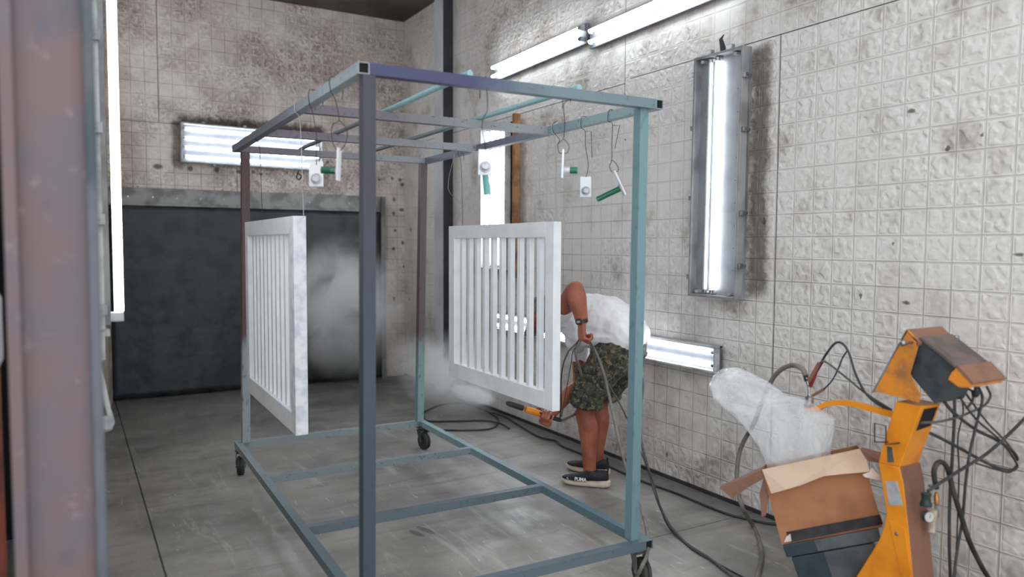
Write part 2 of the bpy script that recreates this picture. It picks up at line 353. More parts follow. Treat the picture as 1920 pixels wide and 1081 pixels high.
def catmull(p, n):
    out = []
    for i in range(len(p)-1):
        a, b, c, d = p[max(i-1, 0)], p[i], p[i+1], p[min(i+2, len(p)-1)]
        for k in range(n):
            t = k/n
            out.append(.5*((2*b) + (c-a)*t + (2*a-5*b+4*c-d)*t*t + (3*b-a-3*c+d)*t**3))
    out.append(p[-1]); return out

def link(o): COL.objects.link(o); return o
def tag(o, label=None, cat=None, group=None, kind=None):
    if label: o['label'] = label
    if cat: o['category'] = cat
    if group: o['group'] = group
    if kind: o['kind'] = kind
    return o
def thing(name, loc, label, cat, group=None):
    o = bpy.data.objects.new(name, None); o.location = loc; o.empty_display_size = .1; link(o)
    return tag(o, label, cat, group)
ORG = {}
def obj(name, mb, mat, parent=None, smooth=False, bevel=0, label=None):
    """one mesh object; vertices are given in world space"""
    org = V((0, 0, 0))
    if parent is not None:
        r = parent
        while r.parent: r = r.parent
        org = V(r.location)
    me = bpy.data.meshes.new(name); me.from_pydata([tuple(v-org) for v in mb.v], [], mb.f)
    bm = bmesh.new(); bm.from_mesh(me); bmesh.ops.recalc_face_normals(bm, faces=bm.faces); bm.to_mesh(me); bm.free()
    me.materials.append(M[mat] if isinstance(mat, str) else mat)
    if smooth:
        for p in me.polygons: p.use_smooth = True
    o = bpy.data.objects.new(name, me); link(o)
    if parent is not None: o.parent = parent
    if bevel:
        b = o.modifiers.new('bevel', 'BEVEL'); b.width = bevel; b.segments = 2; b.limit_method = 'ANGLE'
    if smooth and not bevel:
        try: me.set_sharp_from_angle(angle=radians(40))
        except Exception: pass
    if label: o['label'] = label
    return o
def struct(name, mb, mat, parent=None, **kw):
    o = obj(name, mb, mat, parent, **kw)
    if parent is None: o['kind'] = 'structure'
    return o
def single(name, mb, mat, label, cat, group=None, **kw):
    return tag(obj(name, mb, mat, None, **kw), label, cat, group)
def organic(o, voxel, smooth_it=4, disp=None):
    """fuse the overlapping shapes of a mesh into one continuous skin"""
    r = o.modifiers.new('r', 'REMESH'); r.mode = 'VOXEL'; r.voxel_size = voxel; r.use_smooth_shade = True
    if smooth_it:
        s = o.modifiers.new('s', 'SMOOTH'); s.factor = .6; s.iterations = smooth_it
    dg = bpy.context.evaluated_depsgraph_get(); dg.update()
    me = bpy.data.meshes.new_from_object(o.evaluated_get(dg)); old = o.data
    o.modifiers.clear(); o.data = me
    if disp:
        me.update(); ns = [v.normal.copy() for v in me.vertices]
        for v, n in zip(me.vertices, ns): v.co += n*disp(v.co)
    for p in me.polygons: p.use_smooth = True
    if not me.materials: me.materials.append(old.materials[0])
    return o
def sq(mb, a, b, t, up=(0, 0, 1), hollow=True, t2=None):
    """square hollow section from a to b"""
    a, b = V(a), V(b); T = (b-a).normalized(); U = V(up); Rr = T.cross(U).normalized(); U = Rr.cross(T).normalized(); h = t/2; h2 = (t2 or t)/2
    def ring(p, k, k2): return [p + Rr*x + U*y for x, y in ((-k, -k2), (k, -k2), (k, k2), (-k, k2))]
    if hollow:
        w = .003
        mb.rings([ring(a, h, h2), ring(b, h, h2), ring(b, h-w, h2-w), ring(a, h-w, h2-w)], closed=True)
    else: mb.rings([ring(a, h, h2), ring(b, h, h2)])

# ------------------------------------------------------------------ the room
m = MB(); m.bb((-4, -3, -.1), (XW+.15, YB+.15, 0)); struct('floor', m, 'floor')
m = MB(); m.bb((XW, -1.2, 0), (XW+.12, YB+.12, ZC)); struct('wall_right', m, 'tile_right')
m = MB(); m.bb((.25, YB, 0), (XW, YB+.12, ZC)); struct('wall_back', m, 'tile_back')
m = MB(); m.prism([(.082, 3.7, 0), (.18, 7.1, 0), (.335, YB, 0), (.22, YB+.12, 0), (.10, 7.12, 0), (.02, 3.7, 0)], (0, 0, ZC)); struct('wall_left', m, 'tile_left')
m = MB(); m.bb((-4, 2.0, ZC), (XW+.12, YB+.12, ZC+.1)); struct('ceiling', m, 'ceiling')
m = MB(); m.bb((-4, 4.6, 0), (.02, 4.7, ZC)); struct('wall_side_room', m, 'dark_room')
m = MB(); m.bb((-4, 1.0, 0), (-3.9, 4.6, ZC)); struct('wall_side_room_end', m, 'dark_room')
m = MB(); m.bb((XW-.012, 0.2, 0), (XW, YB-.01, .022)); struct('base_strip_right', m, 'dark_metal')  # thin dark strip along the foot of the right wall
# corner steel column on the right wall
t = thing('steel_column', (3.31, 7.03, 0), 'grey steel column standing against the right wall near the back corner', 'column')
m = MB(); m.bb((3.25, 6.94, 0), (3.262, 7.12, ZC)); obj('flange', m, 'lit_flange_grey', t)  # paler grey puts the light on this side into the colour
m = MB(); m.bb((3.262, 6.95, 0), (XW, 6.96, ZC)); m.bb((3.262, 7.10, 0), (XW, 7.11, ZC)); m.bb((3.262, 6.96, 0), (3.27, 7.10, ZC)); obj('web', m, 'dark_metal', t, label='shaded side of the column, painted dark')  # shade on the camera-facing side put into a dark colour
# foreground channel column at the booth door
Yc = 1.9
t = thing('rusty_column', (-.03, Yc, 0), 'out of focus purple brown rusty steel channel column at the left edge of the photo', 'column')
m = MB(); m.bb((-.095, Yc+.022, 0), (.038, Yc+.034, ZC)); obj('web', m, 'column', t)
m = MB(); m.bb((-.118, Yc, 0), (-.092, Yc+.11, ZC)); obj('flange', m, 'column', t, bevel=.004)
m = MB(); m.bb((.036, Yc, 0), (.0575, Yc+.11, ZC)); obj('flange', m, 'column_edge', t, bevel=.004, label='dark greenish grey flange')

# dark rubber sheet over the filter wall at the back
t = thing('rubber_curtain', (1.7, YB-.04, 0), 'large dark rubber sheet hanging over the lower back wall', 'curtain')
m = MB(); nx, nz = 60, 30; vs = []; fs = []
for i in range(nx+1):
    for j in range(nz+1):
        x = .33 + (3.08-.33)*i/nx; z = .012 + 1.9*j/nz
        w = mnoise.noise(V((x*2.1, 3.3, z*.8)))*.018 + mnoise.noise(V((x*6, 1, z*2)))*.006
        vs.append(V((x, YB-.035+w-(.02*(1-z/1.9) if z < 1.9 else 0), z)))
for i in range(nx):
    for j in range(nz): a = i*(nz+1)+j; fs.append((a, a+nz+1, a+nz+2, a+1))
m.add(vs, fs); o = obj('sheet', m, 'rubber_sheet', t, smooth=True); sd = o.modifiers.new('solid', 'SOLIDIFY'); sd.thickness = .006
m = MB(); m.bb((.33, YB-.03, 1.905), (3.13, YB-.004, 2.075)); m.bb((.33, YB-.05, 1.9), (3.13, YB-.03, 1.925)); o = obj('clamping_strip', m, 'flashing', t, bevel=.003)
for i in range(12):
    mm = MB(); x = .5+i*.22; mm.cyl((x, YB-.045, 1.985), (x, YB-.028, 1.985), .009, 10); obj('bolt', mm, 'steel', t)
m = MB(); m.bb((3.07, YB-.07, 0), (3.086, YB-.004, 2.075)); m.bb((3.085, YB-.07, 0), (3.12, YB-.055, 2.075)); obj('edge_angle', m, 'flashing', t, bevel=.002)

# ------------------------------------------------------------------ lamps
def ax_of(d):
    d = V(d).normalized(); return d
def fluoro(name, c, along, up, nrm, L, Wd, D, n_tubes, lit, label, group=None, spacing=None, body='lamp_body', rim=True, tube_r=.013, offs=None, sockets=None, back='reflector'):
    """tray lamp: c = centre of the back plate on the wall, nrm = out of wall"""
    c, A, U, N = V(c), ax_of(along), ax_of(up), ax_of(nrm)
    t = thing(name, c, label, 'lamp', group)
    m = MB(); m.box(c+N*.012, (L, Wd, .024), (A, U, N)); obj('back_plate', m, back, t, bevel=.002)
    if rim:
        m = MB(); w = .016
        for s_ in (-1, 1):
            m.box(c+U*(s_*(Wd/2-w/2))+N*(D/2), (L, w, D), (A, U, N)); m.box(c+A*(s_*(L/2-w/2))+N*(D/2), (w, Wd-2*w, D), (A, U, N))
        obj('frame', m, body, t, bevel=.004)
    sp = spacing or Wd/(n_tubes+.2)
    for i in range(n_tubes):
        of = offs[i] if offs else (i-(n_tubes-1)/2)*sp
        q = c + U*of + N*(D*.62 if rim else D)
        m = MB(); h = L/2-.045
        m.cyl(q-A*h, q+A*h, tube_r, 14)
        on = i in lit
        tb = obj('tube', m, 'tube_on' if on else 'tube_off', t, smooth=True, label=None if on or len(lit) == n_tubes else 'unlit tube')
        for s_ in (-1, 1):
            m = MB(); m.cyl(q+A*(s_*h), q+A*(s_*(h+.02)), .0145, 12); obj('end_cap', m, 'steel', tb, smooth=True)
            m = MB(); m.box(q+A*(s_*(h+.016))-N*(.5*(D*.62 if rim else D)), (.014, .03, (D*.62 if rim else D)-.004), (A, U, N)); obj('lamp_holder', m, 'lamp_body', t, bevel=.002)
    for of in (sockets or ()):
        q = c + U*of + N*(D*.62)
        for s_ in (-1, 1):
            m = MB(); m.box(q+A*(s_*(L/2-.029))-N*.02, (.016, .03, .046), (A, U, N)); m.cyl(q+A*(s_*(L/2-.038)), q+A*(s_*(L/2-.02)), .012, 12); obj('lamp_holder', m, 'lamp_body', t)
    return t
def clips(t, c, A, U, N, L, Wd, D, pos):
    for s_, p in pos:
        m = MB(); q = c + A*p + U*(s_*(Wd/2+.01)) + N*(D*.75)
        m.box(q, (.028, .02, .03), (A, U, N)); m.box(q-N*.02+U*s_*.006, (.016, .008, .04), (A, U, N)); obj('clip', m, 'steel', t, bevel=.002)
EY, EZ, EX = V((0, 1, 0)), V((0, 0, 1)), V((1, 0, 0))
# tall lamp on right wall: 4 sockets, one lit tube
c = V((XW-.03, 3.243, 1.94))
A = V((0, -.012, 1)).normalized(); U = V((0, 1, .012)).normalized(); N = V((-1, 0, 0))
t = fluoro('vertical_lamp', c, A, U, N, 1.43, .385, .075, 2, [0], 'tall grey lamp on the right wall with only one tube glowing', body='lamp_seal', offs=[.022, .078], sockets=[-.11, .145], back='reflector_pale')
for ch in [x for x in t.children if x.name.startswith('tube')]: pass
clips(t, c, A, U, N, 1.43, .385, .075, [(1, .62), (1, .3), (1, -.12), (1, -.6), (-1, .55), (-1, .25), (-1, -.22), (-1, -.52)])
m = MB(); m.box(c-N*0+V((0.014, 0, 0)), (1.40, .33, .028), (A, U, N)); obj('wood_backing', m, 'pale_wood', t)
m = MB(); m.prism([c+A*.715+U*.02+N*.03, c+A*.80+U*.035+N*.03, c+A*.82-U*.0+N*.03, c+A*.80+U*.012+N*.03, c+A*.715-U*.03+N*.03], N*-.006); obj('hanging_strap', m, 'dark_metal', t)
for s_ in (-.07, .09):
    m = MB(); m.box(c+A*.73+U*s_+N*.045, (.03, .045, .03), (A, U, N)); obj('latch', m, 'steel', t, bevel=.003)
# small holes in the back plate
for k in range(9):
    for s_ in (-.12, .12): m = MB(); m.cyl(c+A*(-.55+k*.13)+U*s_+N*.024, c+A*(-.55+k*.13)+U*s_+N*.0255, .003, 8); obj('rivet', m, 'dark_metal', t)
# tall lamp beside the corner, four lit tubes, orange timber at its edge
c = V((XW-.03, 5.93, 1.955))
t = fluoro('vertical_lamp', c, (0, 0, 1), (0, 1, 0), (-1, 0, 0), 1.29, .46, .08, 4, [0, 1, 2, 3], 'bright tall four tube lamp on the right wall just right of the steel column', spacing=.095)
m = MB(); m.bb((XW-.06, 5.62, 1.25), (XW-.001, 5.665, 2.66)); single('timber_batten', m, 'wood', 'orange brown wooden batten along the side of the bright four tube lamp', 'batten', bevel=.003)
# low horizontal lamp behind the man
c = V((XW-.03, 4.58, .855))
t = fluoro('horizontal_lamp', c, (0, 1, 0), (0, 0, 1), (-1, 0, 0), 2.72, .165, .06, 2, [0, 1], 'long low two tube lamp on the right wall behind the man', spacing=.078)
# upper line of lamps on the right wall
c1 = V((XW-.02, 5.32, 3.082)); c2 = V((XW-.02, 3.86, 3.056)); c3 = V((XW-.02, 2.40, 3.03))
g = 'slim two tube lamps in a line along the top of the right wall'
for c, lb in ((c1, 'farther slim twin tube lamp high on the right wall above the rack'), (c2, 'nearer slim twin tube lamp high on the right wall, cut by the photo top')):
    fluoro('ceiling_lamp', c, (0, 1, -.018), (0, .018, 1), (-1, 0, 0), 1.42, .15, .06, 2, [0, 1], lb, g, spacing=.078, rim=False)
for k_, y_ in enumerate((2.75, 4.3, 5.85, 7.1)):  # lamps added out of view to light the back of the booth
    fluoro('ceiling_lamp', V((.075+.0275*(y_-3)+.02, y_, 3.80)), V((.0275, 1, 0)), (0, 0, 1), (1, -.0275, 0), 1.2, .40, .07, 4, [0, 1, 2, 3], ('nearest', 'second nearest', 'second farthest', 'farthest')[k_]+' of the added unseen four tube lamps high on the left wall', 'added four tube lamps out of view on the left wall', spacing=.09)
# back wall lamp, four tubes
c = V((1.685, YB-.03, 2.525)); A = V((1, 0, -.012)).normalized(); U = V((.012, 0, 1)).normalized()
t = fluoro('wall_lamp', c, A, U, (0, -1, 0), 1.42, .395, .08, 4, [0, 1, 2, 3], 'wide four tube lamp on the back wall above the rubber curtain', spacing=.092)
clips(t, c, A, U, V((0, -1, 0)), 1.42, .395, .08, [(1, -.5), (1, -.1), (1, .4), (-1, -.4), (-1, .3)])
# lamp at left door edge, seen from its side
t = thing('side_lamp', (.12, 3.3, 1.25), 'tall lamp on the left side seen edge on beside the rusty column, one tube glowing', 'lamp')
m = MB(); m.bb((.085, 3.24, 1.2), (.112, 3.62, 2.72)); obj('housing', m, 'lamp_body', t, bevel=.006)
m = MB(); m.bb((.112, 3.25, 1.22), (.13, 3.27, 2.7)); obj('edge_strip', m, 'lamp_seal', t)
m = MB(); m.bb((.112, 3.59, 1.22), (.13, 3.61, 2.7)); obj('edge_strip', m, 'lamp_seal', t)
m = MB(); m.cyl((.163, 3.33, 1.265), (.163, 3.33, 2.69), .0165, 14); tb = obj('tube', m, 'tube_on', t, smooth=True)
m = MB(); m.bb((.112, 3.31, 1.225), (.178, 3.35, 1.262)); obj('lamp_holder', m, 'lamp_body', t, bevel=.003)
for z in (1.28, 1.62, 1.96, 2.3):
    m = MB(); m.bb((.082, 3.215, z-.02), (.118, 3.24, z+.02)); m.cyl((.098, 3.216, z), (.098, 3.207, z), .006, 8); obj('clip', m, 'pale_wire', t, bevel=.003)
m = MB(); m.bb((.105, 3.29, 1.17), (.128, 3.34, 1.2)); m.bb((.085, 3.27, 1.08), (.11, 3.33, 1.2)); obj('bracket', m, 'lamp_body', t, bevel=.004)
m = MB(); m.bb((.03, 3.205, 0), (.084, 3.6, 2.95)); m2 = single('door_edge_batten', m, 'pale_wood', 'pale beige timber door post behind the edge-on lamp at the left', 'door post')
t = thing('hanging_lamp_cover', (.1, 3.3, .78), 'loose white lamp cover strip hanging at the left doorway below the edge-on lamp', 'lamp cover')
a, b = ony(186, 690, 3.3), ony(206, 782, 3.3)
m = MB(); m.box((a+b)/2, (.02, .16, (a-b).length), (EX, EY, (a-b).normalized())); obj('cover', m, 'lamp_body', t, bevel=.006)
m = MB(); q = ony(199, 783, 3.3); m.cyl(q-V((0, .09, 0)), q+V((0, .09, 0)), .026, 16); obj('rounded_end', m, 'lamp_body', t, smooth=True)
m = MB(); q = ony(197, 800, 3.3); m.box(q, (.05, .10, .024), (V((.95, 0, .25)).normalized(), EY, V((-.25, 0, .95)).normalized())); obj('tab', m, 'lamp_body', t, bevel=.008)

# left sliver: dark store with a switch box
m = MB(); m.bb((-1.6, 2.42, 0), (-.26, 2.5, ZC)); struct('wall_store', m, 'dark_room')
m = MB(); m.bb((-.5, 2.3, 1.205), (-.158, 2.42, 1.405)); single('switch_box', m, 'switch_box', 'pale grey switch box at the left edge of the photo beside the rusty column', 'box', bevel=.02)
m = MB(); m.cyl((-.24, 2.6, 0), (-.24, 2.6, 2.2), .06, 16); single('rusty_pipe', m, 'orange_rust', 'dark rust red pipe in the dark gap left of the rusty column', 'pipe', smooth=True)

# ------------------------------------------------------------------ the rack on castors
X0, X1, Y0, Y1, ZB, ZT, T = .8897, 2.276, 2.5907, 5.2316, .2072, 2.1719, .0413
RY = -.0176
def rk(x, y, z):
    x -= X0; y -= Y0; return V((X0+cos(RY)*x-sin(RY)*y, Y0+sin(RY)*x+cos(RY)*y, z))
rack = thing('steel_rack', rk((X0+X1)/2, (Y0+Y1)/2, 0), 'tall welded steel rack on castors in the middle, painted teal, grey and purple', 'rack')
P_near = rack_paint('near_post_paint', srgb(62, 60, 74), srgb(58, 74, 82), 1.35, .45, DK)
P_right = rack_paint('right_post_paint', srgb(114, 146, 152), srgb(106, 136, 142), .9, .4, srgb(86, 110, 120))
P_rearl = rack_paint('rear_left_post_paint', srgb(92, 68, 72), srgb(150, 160, 166), .85, .12, srgb(60, 44, 50))
P_rearr = rack_paint('rear_right_post_paint', srgb(98, 86, 90), srgb(134, 158, 162), .75, .2, srgb(70, 56, 60))
P_front = beam_paint('front_beam_paint', 0, 1.25, srgb(62, 64, 100), 1.75, srgb(112, 132, 138), DK)
P_lrail = beam_paint('left_rail_paint', 1, 2.9, srgb(158, 172, 176), 3.9, srgb(118, 120, 134), DK)
P_rrail = beam_paint('right_rail_paint', 1, 3.0, srgb(146, 174, 178), 3.9, srgb(108, 112, 130), DK)
P_cross = beam_paint('crossbeam_paint', 0, 1.1, srgb(112, 104, 114), 2.1, srgb(146, 152, 156), DK)
P_low = beam_paint('lower_beam_paint', 1, 3.2, srgb(88, 104, 112), 5.0, srgb(142, 156, 160), DK)
P_lowr = beam_paint('lower_right_rail_paint', 1, 3.2, srgb(90, 116, 124), 5.0, srgb(142, 170, 176), DK)
h = T/2
def beam(name, a, b, mat, hollow=True, t2=None, label=None):
    m = MB(); sq(m, a, b, T, hollow=hollow, t2=t2); return obj(name, m, mat, rack, label=label)
zt, zb = ZT-h, ZB-h
beam('top_rail', rk(X0+h, Y0, zt), rk(X0+h, Y1, zt), P_lrail); beam('top_rail', rk(X1-h, Y0, zt), rk(X1-h, Y1, zt), P_rrail, label='teal top rail on the right')
beam('top_beam', rk(X0+T, Y0+h, zt), rk(X1-T, Y0+h, zt), P_front, False, label='front top beam, blue fading to teal')
beam('top_beam', rk(X0+T, Y1-h, zt), rk(X1-T, Y1-h, zt), P_cross, False)
for y in (3.486, 4.351): beam('top_crossbar', rk(X0+T, y+h, zt), rk(X1-T, y+h, zt), P_cross, False)
bx0, bx1, by0, by1 = X0-.0122, X1-.034, Y0-.0137, Y1+.0234
M['black'] = paint('tube_darkness', srgb(12, 12, 14), None, .9, bump=0)
def plug(x, y, z):
    m = MB(); m.box(rk(x, y+.009, z), (T-.006, .004, T-.006)); obj('dark_plug', m, 'black', rack)  # black plug paints in the darkness inside the hollow tube
plug(X0+h, Y0, zt); plug(X1-h, Y0, zt)
beam('bottom_rail', rk(bx0+h, by0, zb), rk(bx0+h, by1, zb), P_low); beam('bottom_rail', rk(bx1-h, by0, zb), rk(bx1-h, by1, zb), P_lowr)
beam('bottom_beam', rk(bx0+T, by0+h, zb), rk(bx1-T, by0+h, zb), P_low, False); beam('bottom_beam', rk(bx0+T, by1-h, zb), rk(bx1-T, by1-h, zb), P_low, False)
for y in (4.3484, 3.4671): beam('bottom_crossbar', rk(bx0+T, y+h, zb), rk(bx1-T, y+h, zb), P_low, False)
plug(bx1-h, by0, zb); plug(bx0+h, by0, zb)
def post(xt, yt, xb, yb, mat, w=.046, label=None):
    m = MB(); sq(m, V((xb, yb, ZB-.001)), V((xt, yt, ZT-T+.001)), w, up=(0, 1, 0), hollow=False); return obj('post', m, mat, rack, label=label)
post(.932, 2.615, .918, 2.612, P_near, .047, 'nearest post, dark purple above and dark teal below')
post(2.190, 2.615, 2.168, 2.612, P_right, .046, 'light teal post at the right front')
q = rk(X0+.075, Y1-.03, 0); post(1.012, q.y, .987, q.y, P_rearl, .05, 'rear left post, flaking rust brown above and grey below')
post(2.274, 5.19, 2.24, 5.19, P_rearr, .05, 'rear right post, brown above and teal below')
# two round pipes lying lengthways on top
for (xa, ya, xb_, yb_) in ((1.338, Y0+.015, 1.392, 5.272), (1.846, Y0+.01, 1.853, 5.2)):
    m = MB(); m.tube([(xa, ya, ZT+.013), (xb_, yb_, ZT+.013)], .013, 14); obj('round_pipe', m, beam_paint('pipe_paint', 1, 3.0, srgb(150, 190, 196), 4.2, srgb(116, 124, 132), DK), rack, smooth=True)
def caster(cx, cy, ang):
    D = V((cos(ang), sin(ang), 0)); Sd = V((-sin(ang), cos(ang), 0)); r = .062
    top = ZB-T-.001
    m = MB(); m.box((cx, cy, top-.004), (.085, .07, .006), (D, Sd, EZ)); m.cyl((cx, cy, top-.006), (cx, cy, top-.026), .027, 16)
    c = V((cx, cy, 0)) - D*.03 + EZ*(r+.001)
    for s_ in (-1, 1):
        p = [V((cx, cy, top-.024))+D*.025+Sd*(s_*.028), V((cx, cy, top-.024))-D*.03+Sd*(s_*.028), c-D*.014-EZ*.012+Sd*(s_*.028), c+D*.014-EZ*.012+Sd*(s_*.028)]
        m.prism(p, Sd*(s_*.003))
    m.box(V((cx, cy, top-.024)), (.055, .06, .004), (D, Sd, EZ))
    ca = obj('castor', m, 'beam_grey', rack)
    m = MB(); m.lathe(c-Sd*.022, Sd, [(0, .02), (0, r-.008), (.004, r-.001), (.010, r), (.0175, r), (.019, r-.007), (.025, r-.007), (.0265, r), (.034, r), (.040, r-.001), (.044, r-.008), (.044, .02)], 28)
    wv = obj('wheel', m, 'rubber', ca, smooth=True)
    m = MB(); m.cyl(c-Sd*.034, c+Sd*.034, .009, 10); obj('axle', m, 'steel', ca)
q = rk(bx0+h+.01, by1-.06, 0); caster(q.x, q.y, radians(75))
q = rk(bx1-h-.01, by1-.05, 0); caster(q.x, q.y, radians(100))
q = rk(bx1-h-.02, by0+.05, 0); caster(q.x, q.y, radians(80))
q = rk(bx0+h, by0+.05, 0); caster(q.x, q.y, radians(95))

# ------------------------------------------------------------------ the two white gates
def gate(A_, B_, z0, z1, th, side, n, label, lean=0.0, edge='powder_white'):
    """A_ rear bottom corner (visible face), B_ front corner; th towards side"""
    A_, B_ = V((A_[0], A_[1], 0)), V((B_[0], B_[1], 0)); D = (B_-A_); L = D.length; D.normalize(); Nn = V((-D.y, D.x, 0)); Nn *= (1 if Nn.x > 0 else -1)
    ctr = (A_+B_)/2+Nn*th/2
    t = thing('slatted_gate', V((ctr.x, ctr.y, z0)), label, 'gate', 'white powder coated gates hanging from the rack')
    w = .084; ax = (D, Nn, EZ)
    def bx(d0, d1, za, zb_, n0=0, n1=th):
        m = MB(); m.box(A_+D*((d0+d1)/2)+Nn*((n0+n1)/2)+EZ*((za+zb_)/2), (d1-d0, n1-n0, zb_-za), ax); return m
    obj('stile', bx(0, w, z0, z1), 'powder_white', t, bevel=.003); obj('stile', bx(L-w, L, z0, z1), edge, t, bevel=.003)
    obj('top_frame', bx(w, L-w, z1-w, z1), 'powder_white', t, bevel=.003); obj('bottom_frame', bx(w, L-w, z0, z0+w*1.15), 'powder_white', t, bevel=.003)
    sp = (L-2*w)/(n+.6)
    for i in range(n):
        d = w + sp*(i+.8)
        obj('slat', bx(d-.016, d+.016, z0+w, z1-w, th/2-.014, th/2+.016), 'powder_white', t)
    return t
GZ0, GZ1 = .628, 1.662
gate((.922, 4.786), (.899, 3.543), GZ0, GZ1, .06, 1, 10, 'left white slatted gate, its thick near edge rough with powder', edge='powder_rough')
gate((2.25, 4.70), (2.242, 3.384), GZ0, GZ1-.004, .05, 1, 10, 'right white slatted gate, hanging between the camera and the man')

# ------------------------------------------------------------------ wires and small hanging parts
def wire(pts, label, r=.0016, mat='wire', name='hanging_wire', group=None, sm=4):
    m = MB(); m.tube(pts, r, 6, sm); return single(name, m, mat, label, 'wire', group, smooth=True)
zt_ = ZT+.002
def over(x, y, along):     # a loop over a beam, returns points; along = beam direction 'x' or 'y'
    e = EX if along == 'y' else EY
    c = V((x, y, 0)); k = T/2+.003
    return [c+e*k+EZ*(ZT-T-.01), c+e*k+EZ*ZT, c+EZ*(ZT+.004), c-e*k+EZ*ZT, c-e*k+EZ*(ZT-T)]
def rotm(v, c, ang, axis): return Matrix.Rotation(ang, 3, axis) @ (v-c) + c
def bracket(px_plate, depth_pt, name_label, size, nrm, up, sleeve_dir, sleeve_len, green='green', boss=True, sleeve_off=0.3):
    """white coated plate with a threaded boss and a plug sleeve"""
    c = V(depth_pt); N = V(nrm).normalized(); Uv = V(up).normalized(); Uv = (Uv-N*Uv.dot(N)).normalized(); Sv = N.cross(Uv)
    t = thing('coated_bracket', c, name_label, 'bracket', 'small white coated plates with plugs hanging from the rack')
    w, hh = size; m = MB(); outer = [c+Sv*x+Uv*z for x, z in ((-w/2, -hh/2), (w/2, -hh/2), (w/2, hh/2), (-w/2, hh/2))]
    m.prism([p-N*.004 for p in outer], N*.008); obj('plate', m, 'powder_white', t, bevel=.0015)
    b = c-Uv*(hh*.2)
    m = MB(); m.lathe(b+N*.0045, N, [(0, w*.40), (.004, w*.40), (.006, w*.27), (.024, w*.27), (.026, w*.24)], 12); obj('nut', m, 'nut_grey', t, bevel=.001)
    if sleeve_len:
        sd = V(sleeve_dir).normalized(); m = MB(); st = b + sd*.004
        if abs(sd.dot(N)) < .5: st = b-N*.012-Uv*(hh*.1)
        r = .0135; m.lathe(st, sd, [(0, r), (sleeve_len, r), (sleeve_len, r*.78), (sleeve_len*.2, r*.78)], 16); obj('sleeve', m, green, t, smooth=True, label='pale teal sleeve dusted with powder' if green != 'green' else None)
    return t, c+Uv*(hh/2-.008)
view = lambda p: (V(p)-CO).normalized()
# B1 face-on plate under the left rail
p = onx(593, 326, .905); _, top = bracket(None, p, 'small white plate facing the camera under the left top rail', (.058, .105), (-.35, -.9, 0), EZ, (.3, .9, 0), 0)
a = V((.905, 3.19, 0)); lp = [V((.915+.024, 3.19, ZT-.06)), V((.94, 3.19, ZT)), V((.91, 3.19, ZT+.004)), V((.882, 3.19, ZT)), V((.882, 3.19, ZT-T-.01)), V((.89, 3.17, 2.08)), V((.90, 3.15, 1.98)), V(top)+EZ*.03, V(top)+V((0, -.006, 0)), V(top)-EZ*.008]
wire(lp, 'thin black wire over the left top rail holding the camera-facing white plate')
# B2 edge-on plate with green plug to the left
p = onx(635, 308, .905); _, top = bracket(None, p, 'small white plate turned edge on under the left rail, green plug pointing left', (.05, .125), (-.86, .5, .05), V((-.05, 0, 1)), V((-.86, .5, .05)), .062)
lp = [V((.93, 2.9, ZT-.08)), V((.935, 2.9, ZT)), V((.91, 2.9, ZT+.004)), V((.882, 2.9, ZT)), V((.882, 2.89, ZT-T-.01)), V((.895, 2.87, 2.08)), V(top)+EZ*.115]
q = V(top); Rr = CR*.03
lp += [q+EZ*.10-Rr*.7, q+EZ*.07-Rr, q+EZ*.02-Rr*.7, q-EZ*.003, q+EZ*.03+Rr*.9, q+EZ*.08+Rr, q+EZ*.115]
wire(lp, 'black wire looped over the left top rail holding the edge-on plate with the green plug')
# B3 from the front beam, teal sleeve hanging down
p = ony(910, 304, Y0+.02); _, top = bracket(None, p, 'small plate with pale teal sleeve pointing down, before the bright lamp', (.055, .1), (-.45, -.88, .1), V((.02, 0, 1)), V((.22, .2, -1)), .095, 'teal_sleeve')
def frontloop(x): return [V((x-.004, Y0+T+.004, ZT-T-.03)), V((x, Y0+T+.004, ZT)), V((x, Y0+.02, ZT+.003)), V((x, Y0-.004, ZT)), V((x+.001, Y0-.005, ZT-T-.01))]
lp = frontloop(1.40)+[ony(914, 205, Y0), ony(906, 222, Y0), ony(904, 245, Y0+.01), ony(909, 268, Y0+.01), V(top)+EZ*.004]
wire(lp, 'black wire over the front top beam holding the plate with the teal sleeve')
# B4 from front beam, edge on, green plug to the right
p = ony(1055, 308, Y0+.02); _, top = bracket(None, p, 'edge-on white plate under the front beam, green plug pointing right', (.055, .118), (.82, -.56, -.03), V((.06, 0, 1)), V((.82, -.56, -.03)), .058)
q = V(top); Rr = CR*.022
lp = frontloop(1.79)+[ony(1069, 187, Y0), ony(1057, 196, Y0), ony(1059, 230, Y0), q+EZ*.055, q+EZ*.035-Rr, q-EZ*.0-Rr*.8, q-EZ*.006, q+Rr*.9, q+EZ*.03+Rr, q+EZ*.055]
wire(lp, 'black wire over the front top beam ending in a ring, holding an edge-on plate')
# B5 face-on from right rail
XR = X1-.02
p = onx(1098, 350, XR); _, top = bracket(None, p, 'small white plate facing the camera, beside the tilted plate with long green plug', (.056, .102), (-.5, -.86, 0), EZ, (0, 0, 0), 0)
def railloop(y): return [V((X1+.006, y, ZT-T)), V((X1+.004, y, ZT)), V((X1-.01, y, ZT+.003)), V((X1-T-.004+.03*0, y, ZT)), V((X1-T-.008, y, ZT-T-.01))]
lp = railloop(3.12)+[onx(1097, 246, XR-.02), onx(1098, 275, XR-.01), onx(1103, 310, XR-.01), V(top)+EZ*.002]
wire(lp, 'black wire over the right top rail holding the camera-facing plate')
wire([onx(1097, 246, XR-.02), onx(1108, 246, XR-.02), onx(1110, 295, XR-.02)], 'short bent tail of black wire beside the camera-facing plate', sm=0)
